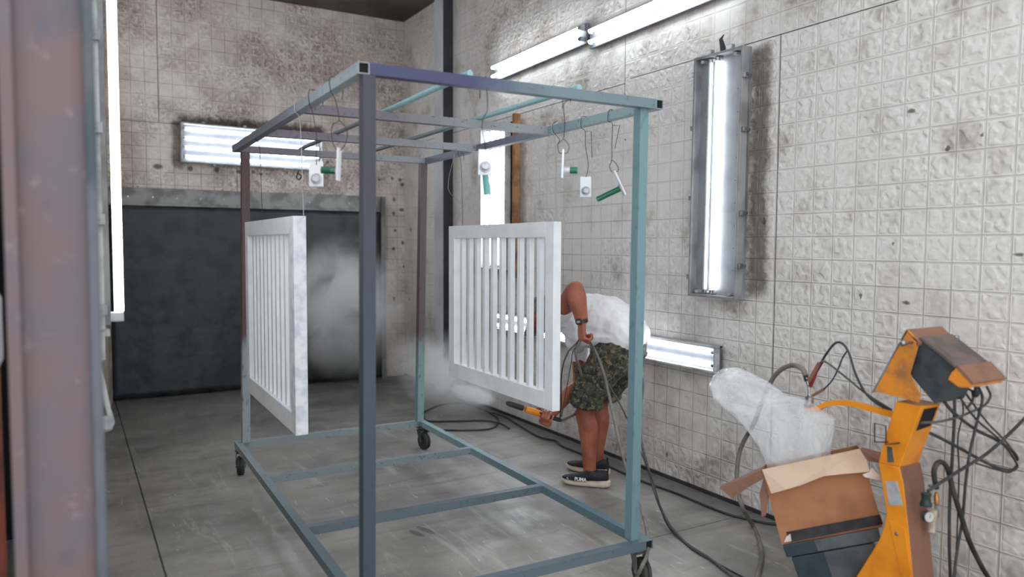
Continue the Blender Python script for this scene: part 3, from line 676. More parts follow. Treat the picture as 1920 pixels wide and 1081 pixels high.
# B6 tilted with the long green plug
p = onx(1161, 343, XR); _, top = bracket(None, p, 'tilted white plate under the right top rail with the longest green plug', (.045, .125), (-.78, .38, -.42), V((-.42, .2, .88)), V((-.78, .38, -.42)), .125)
q = V(top)
lp = railloop(2.9)+[onx(1148, 232, XR-.03), onx(1147, 270, XR-.02), onx(1147, 300, XR-.02), onx(1143, 312, XR-.01), onx(1149, 325, XR-.01), q, onx(1160, 318, XR-.01), onx(1154, 305, XR-.01), onx(1147, 300, XR-.02)]
wire(lp, 'black wire over the right top rail with a ring holding the tilted plate')
wire([onx(1148, 235, XR-.03), onx(1162, 235, XR-.03), onx(1153, 278, XR-.03)], 'bent wire tail above the tilted plate', sm=0)
# gate wires
def gw(x, ytop, zg, lab, mat='pale_wire'):
    wire([V((x+T/2+.004, ytop, ZT)), V((x, ytop, ZT+.003)), V((x-T/2-.003, ytop, ZT)), V((x-T/2-.002, ytop, ZT-T)), V((x, ytop, ZT-T-.06)), V((x+.008, ytop-.01, zg))], lab, .0016, mat)
gw(X0+T/2+.015, 3.50, GZ1-.01, 'pale wire holding the near end of the left white gate'); gw(X0+T/2+.05, 4.52, GZ1-.01, 'thin dark wire holding the far end of the left white gate', 'wire')
gw(X1-T/2+.005, 3.40, GZ1-.01, 'pale wire holding the near end of the right white gate'); gw(X1-T/2+.03, 4.58, GZ1-.01, 'thin dark wire holding the far end of the right white gate', 'wire')
wire([onx(560, 320, .93), onx(556, 332, .93), onx(561, 336, .93), onx(565, 330, .93), onx(560, 326, .93)], 'small black wire knot on the left gate wire', .003)
# empty hooks
def hookpts(f, pts): return [f(x, y) for x, y in pts]
wire(hookpts(lambda x, y: onx(x, y, X1-.05), [(1046, 226), (1037, 232), (1036, 244), (1045, 256), (1049, 262), (1047, 270)]), 'short loose black wire looped on the right top rail above the edge-on plate')
wire(hookpts(lambda x, y: onx(x, y, X1-.02), [(862, 268), (862, 282), (869, 290), (869, 300)]), 'small wire end hanging at the rear of the right top rail')
wire([V((X1-.05, 4.56, ZT-T)), onx(840, 352, X1-.03), onx(864, 380, X1-.03), onx(868, 388, X1-.03), onx(862, 391, X1-.03), onx(861, 400, X1-.03), onx(856, 420, X1-.02)], 'empty wire hook above the far corner of the right white gate', .0015, 'pale_wire')

# ------------------------------------------------------------------ the man
MO = V((2.95, 3.885, 0)); FW = V((-.55, .835, 0)).normalized(); LF = V((-.835, -.55, 0)).normalized()
def B(f, s, u): return MO + FW*f + LF*s + EZ*u
man = thing('person', MO, 'person bending behind the right gate in white t-shirt and camouflage shorts, holding spray gun', 'person')
def limb(mb, pts, side=LF, capk=.8):
    mb.loft([(p, side, a, b) for p, a, b in pts], 16, 5, True, capk)
def hand(mb, nails, wrist, d, n, flip, curls, spread=.0, sc=1.0, thumb=None):
    """d wrist->knuckles, n palm normal, flip=+1: thumb on side d x n"""
    d = V(d).normalized(); n = V(n); n = (n-d*n.dot(d)).normalized(); s = d.cross(n)*flip
    W_ = V(wrist); k = W_ + d*(.088*sc)
    mb.loft([(W_-d*.02, s, .028*sc, .021*sc), (W_+d*.02, s, .033*sc, .02*sc), (W_+d*.06*sc, s, .041*sc, .018*sc), (k, s, .040*sc, .0145*sc)], 14, 4)
    lens = [(.042, .026, .020), (.046, .029, .021), (.043, .027, .020), (.034, .021, .018)]
    rad = [.0088, .0090, .0086, .0076]
    for i in range(4):
        off = (1.5-i)*.0195*sc; p = k + s*off - d*(.004*abs(i-1)); ang = 0; pts = [p - d*.015]
        dirv = d; pl = [p]
        for j, L in enumerate(lens[i]):
            ang += curls[i][j]; dirv = d*cos(ang) + n*sin(ang) + s*((1.5-i)*spread)
            dirv.normalize(); p = p + dirv*(L*sc); pl.append(p)
        pts += pl; r0 = rad[i]*sc
        for a, b, r1, r2 in zip(pts[:-1], pts[1:], (r0*1.12, r0*1.08, r0*.98, r0*.9), (r0*1.08, r0*.98, r0*.9, r0*.8)):
            mb.loft([(a, s, r1, r1), (b, s, r2, r2)], 10, 2)
        up_ = dirv.cross(s); up_ *= (1 if up_.dot(n) < 0 else -1)
        tip = pl[-1] - dirv*.003
        up2 = (-n*cos(ang) + d*sin(ang)).normalized()
        nl = MB(); nails.append(nl); nl.ell(tip-dirv*.003+up2*(r0*.72), (s, dirv, up2), (r0*.62, .0065, .0022), 8, 6)
    if thumb:
        b0 = W_ + d*(.026*sc) + s*(.026*sc) + n*.006
        pts = [b0]; 
        for (cd, cn, cs, L) in thumb:
            v = (d*cd + n*cn + s*cs).normalized(); pts.append(pts[-1]+v*L*sc)
        rr = [.0165, .0125, .0105, .0088]
        for a, b, r1, r2 in zip(pts[:-1], pts[1:], rr[:-1], rr[1:]): mb.loft([(a, n, r1*sc, r1*sc), (b, n, r2*sc, r2*sc)], 10, 2)
body = MB(); nails = []
# legs
limb(body, [(B(-.15, .09, .92), .09, .10), (B(-.06, .115, .72), .088, .095), (B(.055, .122, .50), .056, .062), (B(.04, .122, .37), .055, .064), (B(.032, .122, .24), .044, .050), (B(.028, .122, .12), .036, .042), (B(.02, .122, .07), .036, .044)])
limb(body, [(B(-.13, -.09, .92), .09, .10), (B(-.05, -.11, .72), .088, .095), (B(.05, -.118, .50), .056, .062), (B(.045, -.118, .37), .055, .064), (B(.055, -.118, .24), .044, .050), (B(.065, -.118, .12), .036, .042), (B(.065, -.118, .07), .036, .044)])
# trunk and neck
limb(body, [(B(-.19, 0, .93), .15, .12), (B(-.04, 0, 1.01), .14, .13), (B(.10, 0, 1.06), .16, .14), (B(.22, 0, 1.09), .15, .11), (B(.30, 0, 1.10), .08, .075), (B(.36, 0, 1.095), .058, .06)])
limb(body, [(B(.20, .08, 1.10), .06, .06), (B(.22, .17, 1.095), .06, .06)], EZ); limb(body, [(B(.20, -.08, 1.08), .06, .06), (B(.23, -.17, 1.05), .06, .06)], EZ)
# near (left) arm: upper arm up and back to the elbow, forearm hanging down
SHn = B(.22, .20, 1.09); ELn = atd(1079, 540, 4.50); WRn = atd(1091, 603, 4.50)
VW = V((CF.x, CF.y, 0)).normalized()
ELu = ELn - EZ*.012 - CR*.012 + VW*.02; mid = SHn.lerp(ELu, .5) - EZ*.012
limb(body, [(SHn, .062, .062), (mid, .055, .056), (ELu, .046, .048)], VW)
limb(body, [(ELn+EZ*.006, .046, .048), (ELn.lerp(WRn, .14)-CR*.004, .054, .058), (ELn.lerp(WRn, .34)-CR*.004, .056, .060), (ELn.lerp(WRn, .66), .044, .046), (WRn, .029, .036)], VW)
hand(body, nails, WRn, (-.03, -.05, -1), FW*-.75+LF*-.65, -1, [(1.0, 1.4, .9), (1.05, 1.4, .9), (1.1, 1.4, .9), (1.15, 1.4, .9)], 0, 1.14, thumb=[(.75, .45, .5, .034), (.85, .6, .1, .030), (.7, .8, -.2, .022)])
# far (right) arm down to the spray gun
SHf = B(.23, -.19, 1.00); ELf = atd(1086, 716, 5.0)
GA, GB = atd(945, 753, 4.60), atd(1046, 786, 4.76)      # spray gun axis, nozzle to tail
ga = (GA-GB).normalized(); gc = -VW; gc = (gc-ga*gc.dot(ga)).normalized(); gu = ga.cross(gc).normalized(); gu *= (1 if gu.z > 0 else -1)
HP = GB.lerp(GA, .24)
WRf = HP - gc*.052 - gu*.030 - ga*.052
hd = (gc*.80 + ga*.50 - gu*.12).normalized()
limb(body, [(SHf, .058, .058), (SHf.lerp(ELf, .5), .050, .052), (ELf, .042, .044), (ELf.lerp(WRf, .3), .043, .046), (ELf.lerp(WRf, .7), .034, .036), (WRf, .024, .03)], VW)
hand(body, nails, WRf, hd, gu, 1, [(1.0, 1.05, .7), (1.0, 1.1, .7), (1.05, 1.1, .7), (1.1, 1.1, .7)], 0, 1.08, thumb=[(.2, .75, .6, .034), (.35, .6, .5, .030), (.8, .1, .3, .022)])
# head: egg on the neck, looking along the gate and down
HC = B(.43, .0, 1.055); HF = (FW*.86 + LF*.15 - EZ*.45).normalized(); HS = LF - HF*LF.dot(HF); HS.normalize(); HU = HF.cross(HS).normalized(); HU *= (1 if HU.dot(FW*.4+EZ) > 0 else -1)
def Hd(f, s, u): return HC + HF*f + HS*s + HU*u
limb(body, [(B(.29, 0, 1.10), .06, .065), (B(.36, 0, 1.085), .056, .06), (Hd(-.02, 0, -.05), .055, .06)])
body.ell(Hd(-.012, 0, .025), (HF, HS, HU), (.098, .077, .095)); body.ell(Hd(.028, 0, -.045), (HF, HS, HU), (.066, .058, .068)); body.ell(Hd(.055, 0, -.088), (HF, HS, HU), (.028, .026, .022))
body.loft([(Hd(.088, 0, .012), HS, .010, .012), (Hd(.112, 0, -.028), HS, .015, .014)], 10, 3)      # nose
body.ell(Hd(.082, 0, -.062), (HF, HS, HU), (.018, .026, .016))
for s_ in (-1, 1):
    body.ell(Hd(-.008, s_*.079, -.01), (HF, HS, HU), (.020, .010, .032)); body.ell(Hd(.074, s_*.03, .022), (HF, HS, HU), (.018, .03, .012))
bo = organic(obj('body', body, 'skin', man), .0045, 3)
for nl in nails: obj('fingernail', nl, 'nail', man, smooth=True)
for s_ in (-1, 1): m = MB(); m.ell(Hd(.078, s_*.03, .006), (HF, HS, HU), (.012, .014, .009)); obj('eye', m, 'eye', man, smooth=True)
m = MB()
m.ell(Hd(.094, 0, -.064), (HF, HS, HU), (.008, .022, .006)); obj('mouth', m, 'lip', man, smooth=True)
m = MB(); m.ell(Hd(-.030, 0, .040), (HF, HS, HU), (.095, .083, .093)); m.ell(Hd(-.055, 0, -.01), (HF, HS, HU), (.062, .076, .06))
organic(obj('hair', m, 'hair', man), .006, 2, lambda c: .004*mnoise.noise(c*60))
m = MB(); m.ell(Hd(.102, 0, -.058), (HF, HS, HU), (.04, .045, .045)); rs = obj('respirator', m, 'mask_grey', man, smooth=True)
for s_ in (-1, 1): m = MB(); m.cyl(Hd(.10, s_*.035, -.06), Hd(.10, s_*.078, -.07), .032, 20); obj('filter', m, 'mask_grey', rs, smooth=True)
m = MB(); m.tube([Hd(.10, .05, -.055), Hd(.03, .082, -.03), Hd(-.05, .086, -.005), Hd(-.12, .0, .01), Hd(-.05, -.086, -.005), Hd(.03, -.082, -.03), Hd(.10, -.05, -.055)], .006, 8, 4); obj('respirator_strap', m, 'strap_red', man, smooth=True)
m = MB(); a = B(.345, .02, 1.03); m.loft([(a, FW, .05, .02), (a-EZ*.07-FW*.0, FW, .045, .018), (a-EZ*.15-FW*.01, FW, .028, .012), (a-EZ*.2-FW*.012, FW, .010, .008)], 12, 4); obj('neckerchief', m, 'teal_cloth', man, smooth=True)
# t-shirt
def wr(sc, amp):
    return lambda c: amp*(mnoise.noise(V((c.x*sc, c.y*sc, c.z*sc*.55))) + .5*mnoise.noise(V((c.x*sc*2.3+5, c.y*sc*2.3, c.z*sc*1.2)))) 
m = MB()
limb(m, [(B(-.20, 0, .955), .212, .12), (B(-.14, 0, 1.0), .216, .155), (B(-.04, 0, 1.03), .210, .18), (B(.08, 0, 1.045), .195, .175), (B(.20, 0, 1.075), .19, .14), (B(.28, 0, 1.09), .12, .09)])
limb(m, [(B(.13, .0, .985), .15, .13), (B(.16, -.02, .92), .13, .085), (B(.17, -.04, .875), .10, .05)])
limb(m, [(B(-.16, 0, .975), .212, .07), (B(-.06, 0, .965), .214, .09), (B(.05, 0, .965), .205, .10), (B(.14, 0, .97), .18, .09)])          # hanging front
limb(m, [(B(.18, .10, 1.09), .085, .085), (SHn.lerp(ELn, .02), .082, .084), (SHn.lerp(ELn, .30), .074, .076)], VW)
limb(m, [(B(.20, -.10, 1.06), .085, .085), (SHf.lerp(ELf, .05), .08, .082), (SHf.lerp(ELf, .42), .068, .07), (SHf.lerp(ELf, .62), .062, .064)], VW)
organic(obj('t_shirt', m, 'tshirt', man), .0065, 4, wr(13, .012))
# shorts
m = MB()
limb(m, [(B(-.09, 0, 1.0), .18, .12), (B(-.135, 0, .95), .195, .14), (B(-.14, 0, .89), .20, .145), (B(-.10, 0, .79), .19, .14)])
limb(m, [(B(-.13, .095, .88), .115, .14), (B(-.035, .115, .72), .104, .118), (B(.035, .125, .60), .104, .110), (B(.055, .125, .515), .108, .112)], LF, .12)
limb(m, [(B(-.14, -.095, .90), .118, .15), (B(-.05, -.115, .70), .108, .125), (B(.01, -.122, .60), .105, .114), (B(.02, -.122, .52), .104, .112)], LF, .12)
sh = organic(obj('shorts', m, 'camo', man), .0065, 4, wr(15, .009))
m = MB(); pc = B(.03, .216, .70); m.box(pc, (.13, .012, .15), (FW, LF, EZ)); m.box(pc+EZ*.06+LF*.006, (.14, .012, .05), (FW, LF, EZ)); obj('cargo_pocket', m, 'camo', sh, bevel=.006)
m = MB(); m.box(B(.055, .226, .745), (.035, .012, .018), (FW, LF, EZ)); obj('pocket_tag', m, 'tape', sh)
# watch
wd = (WRn-ELn).normalized(); wc = WRn - wd*.004
m = MB(); m.lathe(wc-wd*.011, wd, [(0, .034), (0, .039), (.022, .038), (.022, .033)], 24)
for i, v in enumerate(m.v): pass
wt = obj('watch', m, 'watch', man, smooth=True)
wn = (-VW*.85 - CR*.5).normalized(); wsd = wn.cross(wd).normalized()
m = MB(); m.box(wc+wn*.040, (.034, .034, .012), (wd, wsd, wn)); obj('watch_case', m, 'watch', wt, bevel=.004)
m = MB(); m.box(wc+wn*.047, (.014, .02, .002), (wd, wsd, wn)); obj('watch_screen', m, 'lcd', wt)
# shoes
def shoe(heel, toe, far=False):
    heel, toe = V((heel[0], heel[1], 0)), V((toe[0], toe[1], 0)); F_ = (toe-heel).normalized(); L = (toe-heel).length; S_ = V((F_.y, -F_.x, 0))
    root = man
    def ring(x, w, z0, z1, n=18, pw=2.6):
        out = []
        for k in range(n):
            a = 2*pi*k/n; cx, cz = cos(a), sin(a)
            cx = abs(cx)**(2/pw)*(1 if cx > 0 else -1); cz = abs(cz)**(2/pw)*(1 if cz > 0 else -1)
            out.append(heel + F_*x*L + S_*(w*cx) + EZ*((z0+z1)/2 + (z1-z0)/2*cz))
        return out
    m = MB()
    m.rings([ring(x, w, z0, z1) for x, w, z0, z1 in ((.0, .012, .020, .046), (.03, .030, .008, .052), (.12, .037, .0, .052), (.3, .037, .0, .044), (.5, .042, .0, .038), (.7, .048, .0, .036), (.85, .044, .004, .038), (.95, .032, .012, .042), (1.0, .012, .022, .040))])
    up = MB()
    up.rings([ring(x, w, z0, z1, pw=2.2) for x, w, z0, z1 in ((.045, .012, .05, .075), (.06, .026, .045, .105), (.12, .034, .042, .112), (.25, .036, .040, .108), (.36, .036, .038, .105), (.47, .038, .036, .100), (.58, .042, .034, .088), (.72, .045, .033, .070), (.85, .041, .034, .062), (.94, .028, .036, .056), (.985, .010, .038, .048))])
    up.tube([heel+F_*(.07*L)+EZ*.1, heel+F_*(.05*L)+EZ*.125, heel+F_*(.075*L)+EZ*.12], .006, 8, 3)
    so = obj('shoe', up, 'shoe', root, smooth=True)
    obj('sole', m, 'sole', so, smooth=True)
    for i in range(5):
        lc = MB(); x = .42+i*.06; z = .104-i*.009
        lc.tube([heel+F_*(x*L)-S_*.026+EZ*(z-.012), heel+F_*((x+.02)*L)+EZ*(z+.002), heel+F_*(x*L)+S_*.026+EZ*(z-.012)], .003, 6, 3)
        obj('lace', lc, 'watch', so, smooth=True)
    sk = MB(); sk.loft([(heel+F_*(.355*L)+EZ*.080, S_, .041, .056), (heel+F_*(.35*L)+EZ*.102, S_, .0405, .050)], 16, 3, False); obj('sock', sk, 'tape', so, smooth=True)
    # lettering on outer side
    if not far:
        cu = bpy.data.curves.new('lettering', 'FONT'); cu.body = 'PUMA'; cu.size = .030; cu.extrude = .0015; cu.offset = .0008; cu.space_character = .95
        tmp = bpy.data.objects.new('lettering', cu); link(tmp); dg = bpy.context.evaluated_depsgraph_get(); dg.update()
        me = bpy.data.meshes.new_from_object(tmp.evaluated_get(dg)); bpy.data.objects.remove(tmp, do_unlink=True)
        lo = bpy.data.objects.new('lettering', me); link(lo); me.materials.clear(); me.materials.append(M['print'])
        out = -S_; xd = -F_; yd = (EZ*.95 - out*.25).normalized(); zd = xd.cross(yd)
        org = heel + F_*(.70*L) + out*.0475 + EZ*.042 - V(man.location)
        me.transform(Matrix(((xd.x, yd.x, zd.x, org.x), (xd.y, yd.y, zd.y, org.y), (xd.z, yd.z, zd.z, org.z), (0, 0, 0, 1)))); lo.parent = so
        m = MB(); q = heel + F_*(.86*L) + out*.040 + EZ*.050
        m.tube([q-xd*-.006+EZ*.006, q, q+xd*.012-EZ*.006], .002, 6, 3); obj('emblem', m, 'print', so, smooth=True)
    return so
shoe((2.911+.003, 3.726), (2.704, 3.966)); shoe((3.055, 3.915), (2.915, 4.21), True)

# ------------------------------------------------------------------ spray gun and hoses
t = thing('spray_gun', (GA+GB)/2, 'orange and black powder spray gun held by the man below the right gate', 'spray gun')
def gp(f): return GB.lerp(GA, f)
m = MB(); m.lathe(gp(.66), ga, [(0, .018), (.02, .0185), (.095, .0165), (.11, .014), (.118, .008)], 18); obj('nozzle', m, 'hose_black', t, smooth=True)
m = MB(); m.lathe(gp(.30), ga, [(0, .013), (.01, .019), (.07, .021), (.118, .0195), (.124, .017)], 18); obj('gun_body', m, 'orange', t, smooth=True)
m = MB(); m.lathe(gp(0), ga, [(0, .010), (.01, .014), (.09, .015), (.108, .012)], 16); obj('handle', m, 'hose_black', t, smooth=True)
m = MB(); m.lathe(gp(-.07), ga, [(0, .007), (.01, .012), (.03, .014), (.045, .012)], 14); obj('tail', m, 'hose_black', t, smooth=True)
m = MB(); m.ell(gp(.35)+gc*.014+gu*.008, (ga, gu, gc), (.014, .009, .008)); obj('trigger', m, 'hose_black', t, smooth=True)
def hose(pts, r, mat, label, sm=8, seg=10, name='hose'):
    m = MB(); m.tube(pts, r, seg, sm); return single(name, m, mat, label, 'hose', smooth=True)
HN = WRn + V((-.03, -.05, -1)).normalized()*.095 - VW*-.022     # middle of the near fist
zh = (HN-CO).dot(CF)
hose([gp(-.05), atd(1060, 785, 4.78), atd(1078, 776, 4.82), atd(1100, 765, 4.98), atd(1128, 752, 5.0), atd(1160, 715, 4.97), atd(1188, 690, 4.9), atd(1206, 712, 4.8), atd(1199, 800, 4.7), atd(1216, 880, 4.55), atd(1240, 955, 4.2), onz(1278, 1010, .01), onz(1330, 1046, .01), onz(1380, 1083, .01), onz(1450, 1125, .01)], .0075, 'hose_dark', 'dark grey hose from the spray gun passing behind the legs to the floor')
hose([atd(1050, 784, 4.74), atd(1052, 760, 4.66), atd(1053, 700, zh-.03), atd(1064, 662, zh-.02), atd(1080, 644, zh), HN, atd(1101, 634, zh), atd(1112, 650, zh-.02), atd(1128, 692, zh-.02), atd(1142, 722, zh-.03), atd(1165, 762, 4.42), atd(1188, 812, 4.38), atd(1204, 852, 4.3), atd(1225, 905, 4.15), atd(1243, 965, 3.95), onz(1262, 998, .006), onz(1300, 1030, .008), onz(1340, 1053, .006), onz(1400, 1085, .006)], .0042, 'hose_black', 'thin black cable looping up through the fist and down behind the right post')
hose([atd(1053, 780, 4.72), atd(1062, 730, zh+.02), atd(1071, 680, zh), atd(1074, 660, zh), atd(1084, 642, zh+.01), HN+EZ*.006, atd(1104, 640, zh+.01), atd(1122, 690, zh), atd(1134, 722, zh)], .0032, 'hose_dark', 'second thin cable looping beside the black one from gun to fist')
hose([atd(1078, 775, 4.90), atd(1102, 735, 4.80), atd(1090, 700, 4.70), atd(1081, 672, zh+.02), atd(1080, 655, zh+.01), atd(1086, 643, zh), HN-EZ*.008, atd(1103, 640, zh), atd(1118, 662, zh-.02), atd(1132, 700, zh-.03), atd(1143, 745, zh-.06), atd(1158, 815, 4.28), atd(1172, 870, 4.2), atd(1190, 925, 4.0), atd(1204, 960, 3.8), atd(1213, 995, 3.55), atd(1214, 1035, 3.38), atd(1203, 1062, 3.3), onz(1188, 1090, .012), onz(1150, 1130, .012)], .0085, 'hose_grey', 'thick grey hose from the fist down past the front castor of the rack')
hose([onz(795, 772, .008), onz(822, 760, .008), onz(862, 755, .008), onz(900, 765, .008), onz(930, 780, .008), onz(934, 793, .008), onz(920, 803, .008), onz(880, 806, .008), onz(828, 806, .008), onz(790, 808, .008)], .008, 'hose_black', 'black hose lying in a loop on the floor behind the rack')
hose([onz(795, 772, .009), onz(800, 788, .009), onz(850, 789, .009), onz(905, 788, .009), onz(936, 793, .026), onz(955, 803, .009)], .008, 'hose_black', 'second strand of black hose on the floor behind the rack')
hose([onz(910, 770, .008), onz(945, 780, .008), onz(975, 798, .008), onz(1010, 818, .008), onz(1042, 826, .012), onz(1055, 836, .008), onz(1090, 850, .008), onz(1150, 877, .008), onz(1200, 900, .008), onz(1270, 925, .008), onz(1350, 958, .008), onz(1400, 972, .008), onz(1455, 982, .008), onz(1560, 985, .008)], .007, 'hose_black', 'black cable lying on the floor along the foot of the right wall')

# ------------------------------------------------------------------ powder coating machine at the right
XM = 2.75
mach = thing('powder_coating_machine', (2.82, 1.85, 0), 'orange powder coating machine with a tilted grey console, standing by the right wall', 'machine')
def pm(pts, X=XM): return [onx(x, y, X) for x, y in pts]
ZCOL = EX*.135
m = MB(); m.prism(pm([(1647, 867), (1687, 875), (1694, 905), (1703, 985), (1712, 1081), (1718, 1140), (1560, 1140), (1605, 1081), (1647, 1014), (1658, 985), (1662, 960), (1655, 915)]), ZCOL); low = obj('lower_column', m, 'orange', mach, bevel=.004)
low.data.materials.append(M['brown_dust_shade'])
for p in low.data.polygons:
    if p.normal.y < -.5: p.material_index = 1  # brown on this face paints in its shade
m = MB(); m.prism(pm([(1680, 752), (1728, 762), (1687, 875), (1647, 867), (1652, 845)]), EX*.125); upc = obj('upper_column', m, 'orange', mach, bevel=.003)
m = MB(); cpl = pm([(1667, 975), (1697, 990), (1708, 1081), (1714, 1140), (1700, 1140), (1690, 1081)], XM-.004); m.prism(cpl, (.004, 0, 0)); obj('access_panel', m, 'orange', mach, bevel=.001)
m = MB(); q = onx(1682, 1000, XM-.004); m.lathe(q, (-1, 0, 0), [(0, .007), (.004, .007), (.006, .004)], 12); obj('screw', m, 'steel', mach, smooth=True)
m = MB(); m.prism(pm([(1660, 902), (1682, 902), (1692, 947), (1667, 947)], XM-.002), (.002, 0, 0)); obj('rating_plate', m, 'sticker', mach)
# flat dark patch painting the shade inside the opening at the column top
ea, eb = onx(1728, 762, XM), onx(1687, 875, XM); ev = eb-ea; en = ev.cross(EX).normalized(); en *= (-1 if en.y > 0 else 1)
m = MB(); m.prism([ea+ev*.05+EX*.022, ea+ev*.40+EX*.022, ea+ev*.36+EX*.108, ea+ev*.05+EX*.108], en*.002); obj('cable_opening_shade', m, 'dark_room', mach)
m = MB(); m.prism(pm([(1663, 836), (1672, 838), (1676, 866), (1664, 866)], XM-.0015), (.0015, 0, 0)); obj('worn_patch', m, 'cabinet_grey', mach)
# wire hook holder
m = MB(); m.tube(pm([(1664, 828), (1640, 828), (1640, 793), (1661, 798), (1661, 833), (1686, 830)], XM-.02), .003, 8, 0); m.tube([onx(1686, 830, XM-.02), onx(1686, 830, XM)], .003, 8); m.tube([onx(1664, 828, XM-.02), onx(1664, 828, XM)], .003, 8); obj('gun_holder', m, 'wire', mach, smooth=True)
# console: box with lid, profile in the side plane, extruded towards the wall
m = MB(); m.prism(pm([(1726, 637), (1790, 690), (1776, 712), (1752, 757), (1706, 702)], XM+.01), EX*.195); con = obj('console', m, 'box_grey', mach, bevel=.003)
m = MB(); m.prism(pm([(1722, 634), (1726, 631), (1795, 686), (1790, 690)], XM+.004), EX*.21); obj('lid', m, 'box_dust', con, bevel=.002, label='dusty grey lid')
m = MB(); m.prism(pm([(1776, 711), (1783, 698), (1795, 686), (1824, 719), (1818, 727), (1797, 726)], XM+.002), EX*.214); obj('end_cap', m, 'orange_dusty', con, bevel=.004, label='orange end cap')
m = MB(); m.prism(pm([(1796, 685), (1826, 718), (1822, 721), (1792, 689)], XM), EX*.218); obj('end_cap_top', m, 'brown_dust_shade', con)
# bracket: left plate, top bridge, right plate
pl = [(1640, 733), (1691, 638), (1703, 619), (1722, 640), (1719, 656), (1706, 700), (1726, 741), (1722, 754)]
m = MB(); m.prism(pm(pl, XM-.012), (.006, 0, 0)); obj('head_bracket', m, 'orange_dusty', mach, bevel=.001)
m = MB(); m.prism(pm([(1700, 617), (1722, 639), (1719, 643), (1697, 622)], XM-.012), EX*.235); m.prism(pm([(1719, 638), (1724, 641), (1722, 648), (1717, 648)], XM-.012), EX*.235); obj('head_bridge', m, 'brown_dust_shade', mach, bevel=.002)
m = MB(); m.prism(pm([(1676, 680), (1691, 638), (1703, 619), (1722, 640), (1719, 656), (1706, 700)], XM+.217), (.006, 0, 0)); obj('head_bracket', m, 'orange_dusty', mach)
m = MB(); m.prism(pm([(1634, 736), (1697, 620), (1700, 617), (1641, 734)], XM-.011), EX*.22); obj('front_panel', m, 'lamp_seal', mach)
for s_, xx in ((-1, XM-.013), (1, XM+.224)):
    q = onx(1714, 641, XM); q.x = xx; m = MB(); m.lathe(q, (s_, 0, 0), [(0, .005), (.045, .005), (.05, .011), (.062, .012), (.07, .006)], 14); obj('clamp_knob', m, 'steel', mach, smooth=True)
# arm with suction lance
m = MB(); XA = XM+.06
pts = [onx(1532, 766, XA), onx(1552, 757, XA), onx(1578, 754, XA), onx(1610, 759, XA), onx(1668, 775, XA), onx(1690, 781, XA)]
T2 = []
for p in catmull(pts, 4): T2.append(p)
arm = MB()
for a, b in zip(T2[:-1], T2[1:]): pass
arm.rings([[p+V((-.012, 0, -.011)), p+V((.012, 0, -.011)), p+V((.012, 0, .011)), p+V((-.012, 0, .011))] for p in T2])
obj('support_arm', arm, 'orange', mach)
q = onx(1517, 762, XA); m = MB(); m.lathe(q-EZ*.012, EZ, [(0, .012), (.004, .022), (.010, .022)], 18); m.box((q+onx(1536, 764, XA))/2-EZ*.005, (.02, .07, .014)); obj('arm_ring', m, 'orange', mach, smooth=False)
inj = thing('injector_pump', q, 'small metal powder injector with hoses on the tip of the orange arm', 'pump')
m = MB(); m.lathe(q, EZ, [(0, .021), (.010, .021)], 18); obj('black_ring', m, 'rubber', inj, smooth=True)
m = MB(); m.lathe(q+EZ*.010, EZ, [(0, .019), (.034, .019), (.038, .012), (.05, .006)], 18); obj('metal_cup', m, 'steel', inj, smooth=True)
m = MB(); m.tube([q+EZ*.05, onx(1516, 722, XA), onx(1512, 708, XA)], lambda t_: .005+.005*t_, 12); obj('fitting', m, 'steel', inj, smooth=True)
m = MB(); m.tube([onx(1513, 714, XA), onx(1510, 703, XA)], .011, 12); obj('collar', m, 'rubber', inj, smooth=True)
m = MB(); m.tube([onx(1519, 724, XA), onx(1527, 706, XA), onx(1530, 697, XA), onx(1542, 678, XA)], lambda t_: .009-.003*t_, 10); obj('red_connector', m, 'hose_red', inj, smooth=True)
m = MB(); m.tube([onx(1517, 714, XA-.02), onx(1536, 680, XA-.02)], .008, 10); obj('dark_connector', m, 'brown_dust_shade', inj, smooth=True)
m = MB(); m.tube([onx(1524, 741, XA), onx(1545, 729, XA)], .006, 10); obj('dark_connector', m, 'brown_dust_shade', inj, smooth=True)
hose([onx(1510, 703, XA), onx(1505, 692, XA), onx(1492, 685, XA+.02), onx(1472, 688, XA+.05), onx(1452, 705, XA+.08), onx(1436, 735, XA+.1), onx(1415, 790, XA+.2), onx(1393, 830, XA+.25), onx(1384, 860, XA+.25), onx(1382, 905, XA+.22), onx(1392, 950, 2.95), onz(1412, 985, .01), onz(1424, 1015, .01), onz(1428, 1045, .01), onz(1418, 1085, .01), onz(1400, 1120, .01)], .0115, 'hose_grey', 'thick grey hose arching from the injector behind the plastic bag to the floor')
hose([onx(1540, 679, XA), onx(1550, 662, XA), onx(1566, 643, XA), onx(1580, 644, XA), onx(1592, 662, XA), onx(1604, 700, XA), onx(1622, 735, XA), onx(1645, 756, XA+.01), onx(1672, 770, XA+.03)], .005, 'hose_black', 'upper black hose arching between the injector and the orange column')
hose([onx(1536, 682, XA-.02), onx(1543, 677, XA-.02), onx(1556, 683, XA-.01), onx(1590, 710, XA), onx(1625, 738, XA+.01), onx(1672, 768, XA+.03)], .0042, 'hose_dark', 'middle dark grey hose running straight from injector to orange column')
hose([onx(1545, 729, XA), onx(1560, 713, XA), onx(1572, 690, XA), onx(1580, 670, XA), onx(1588, 658, XA)], .0032, 'hose_blue', 'thin dark blue cable below the hose arch of the injector')
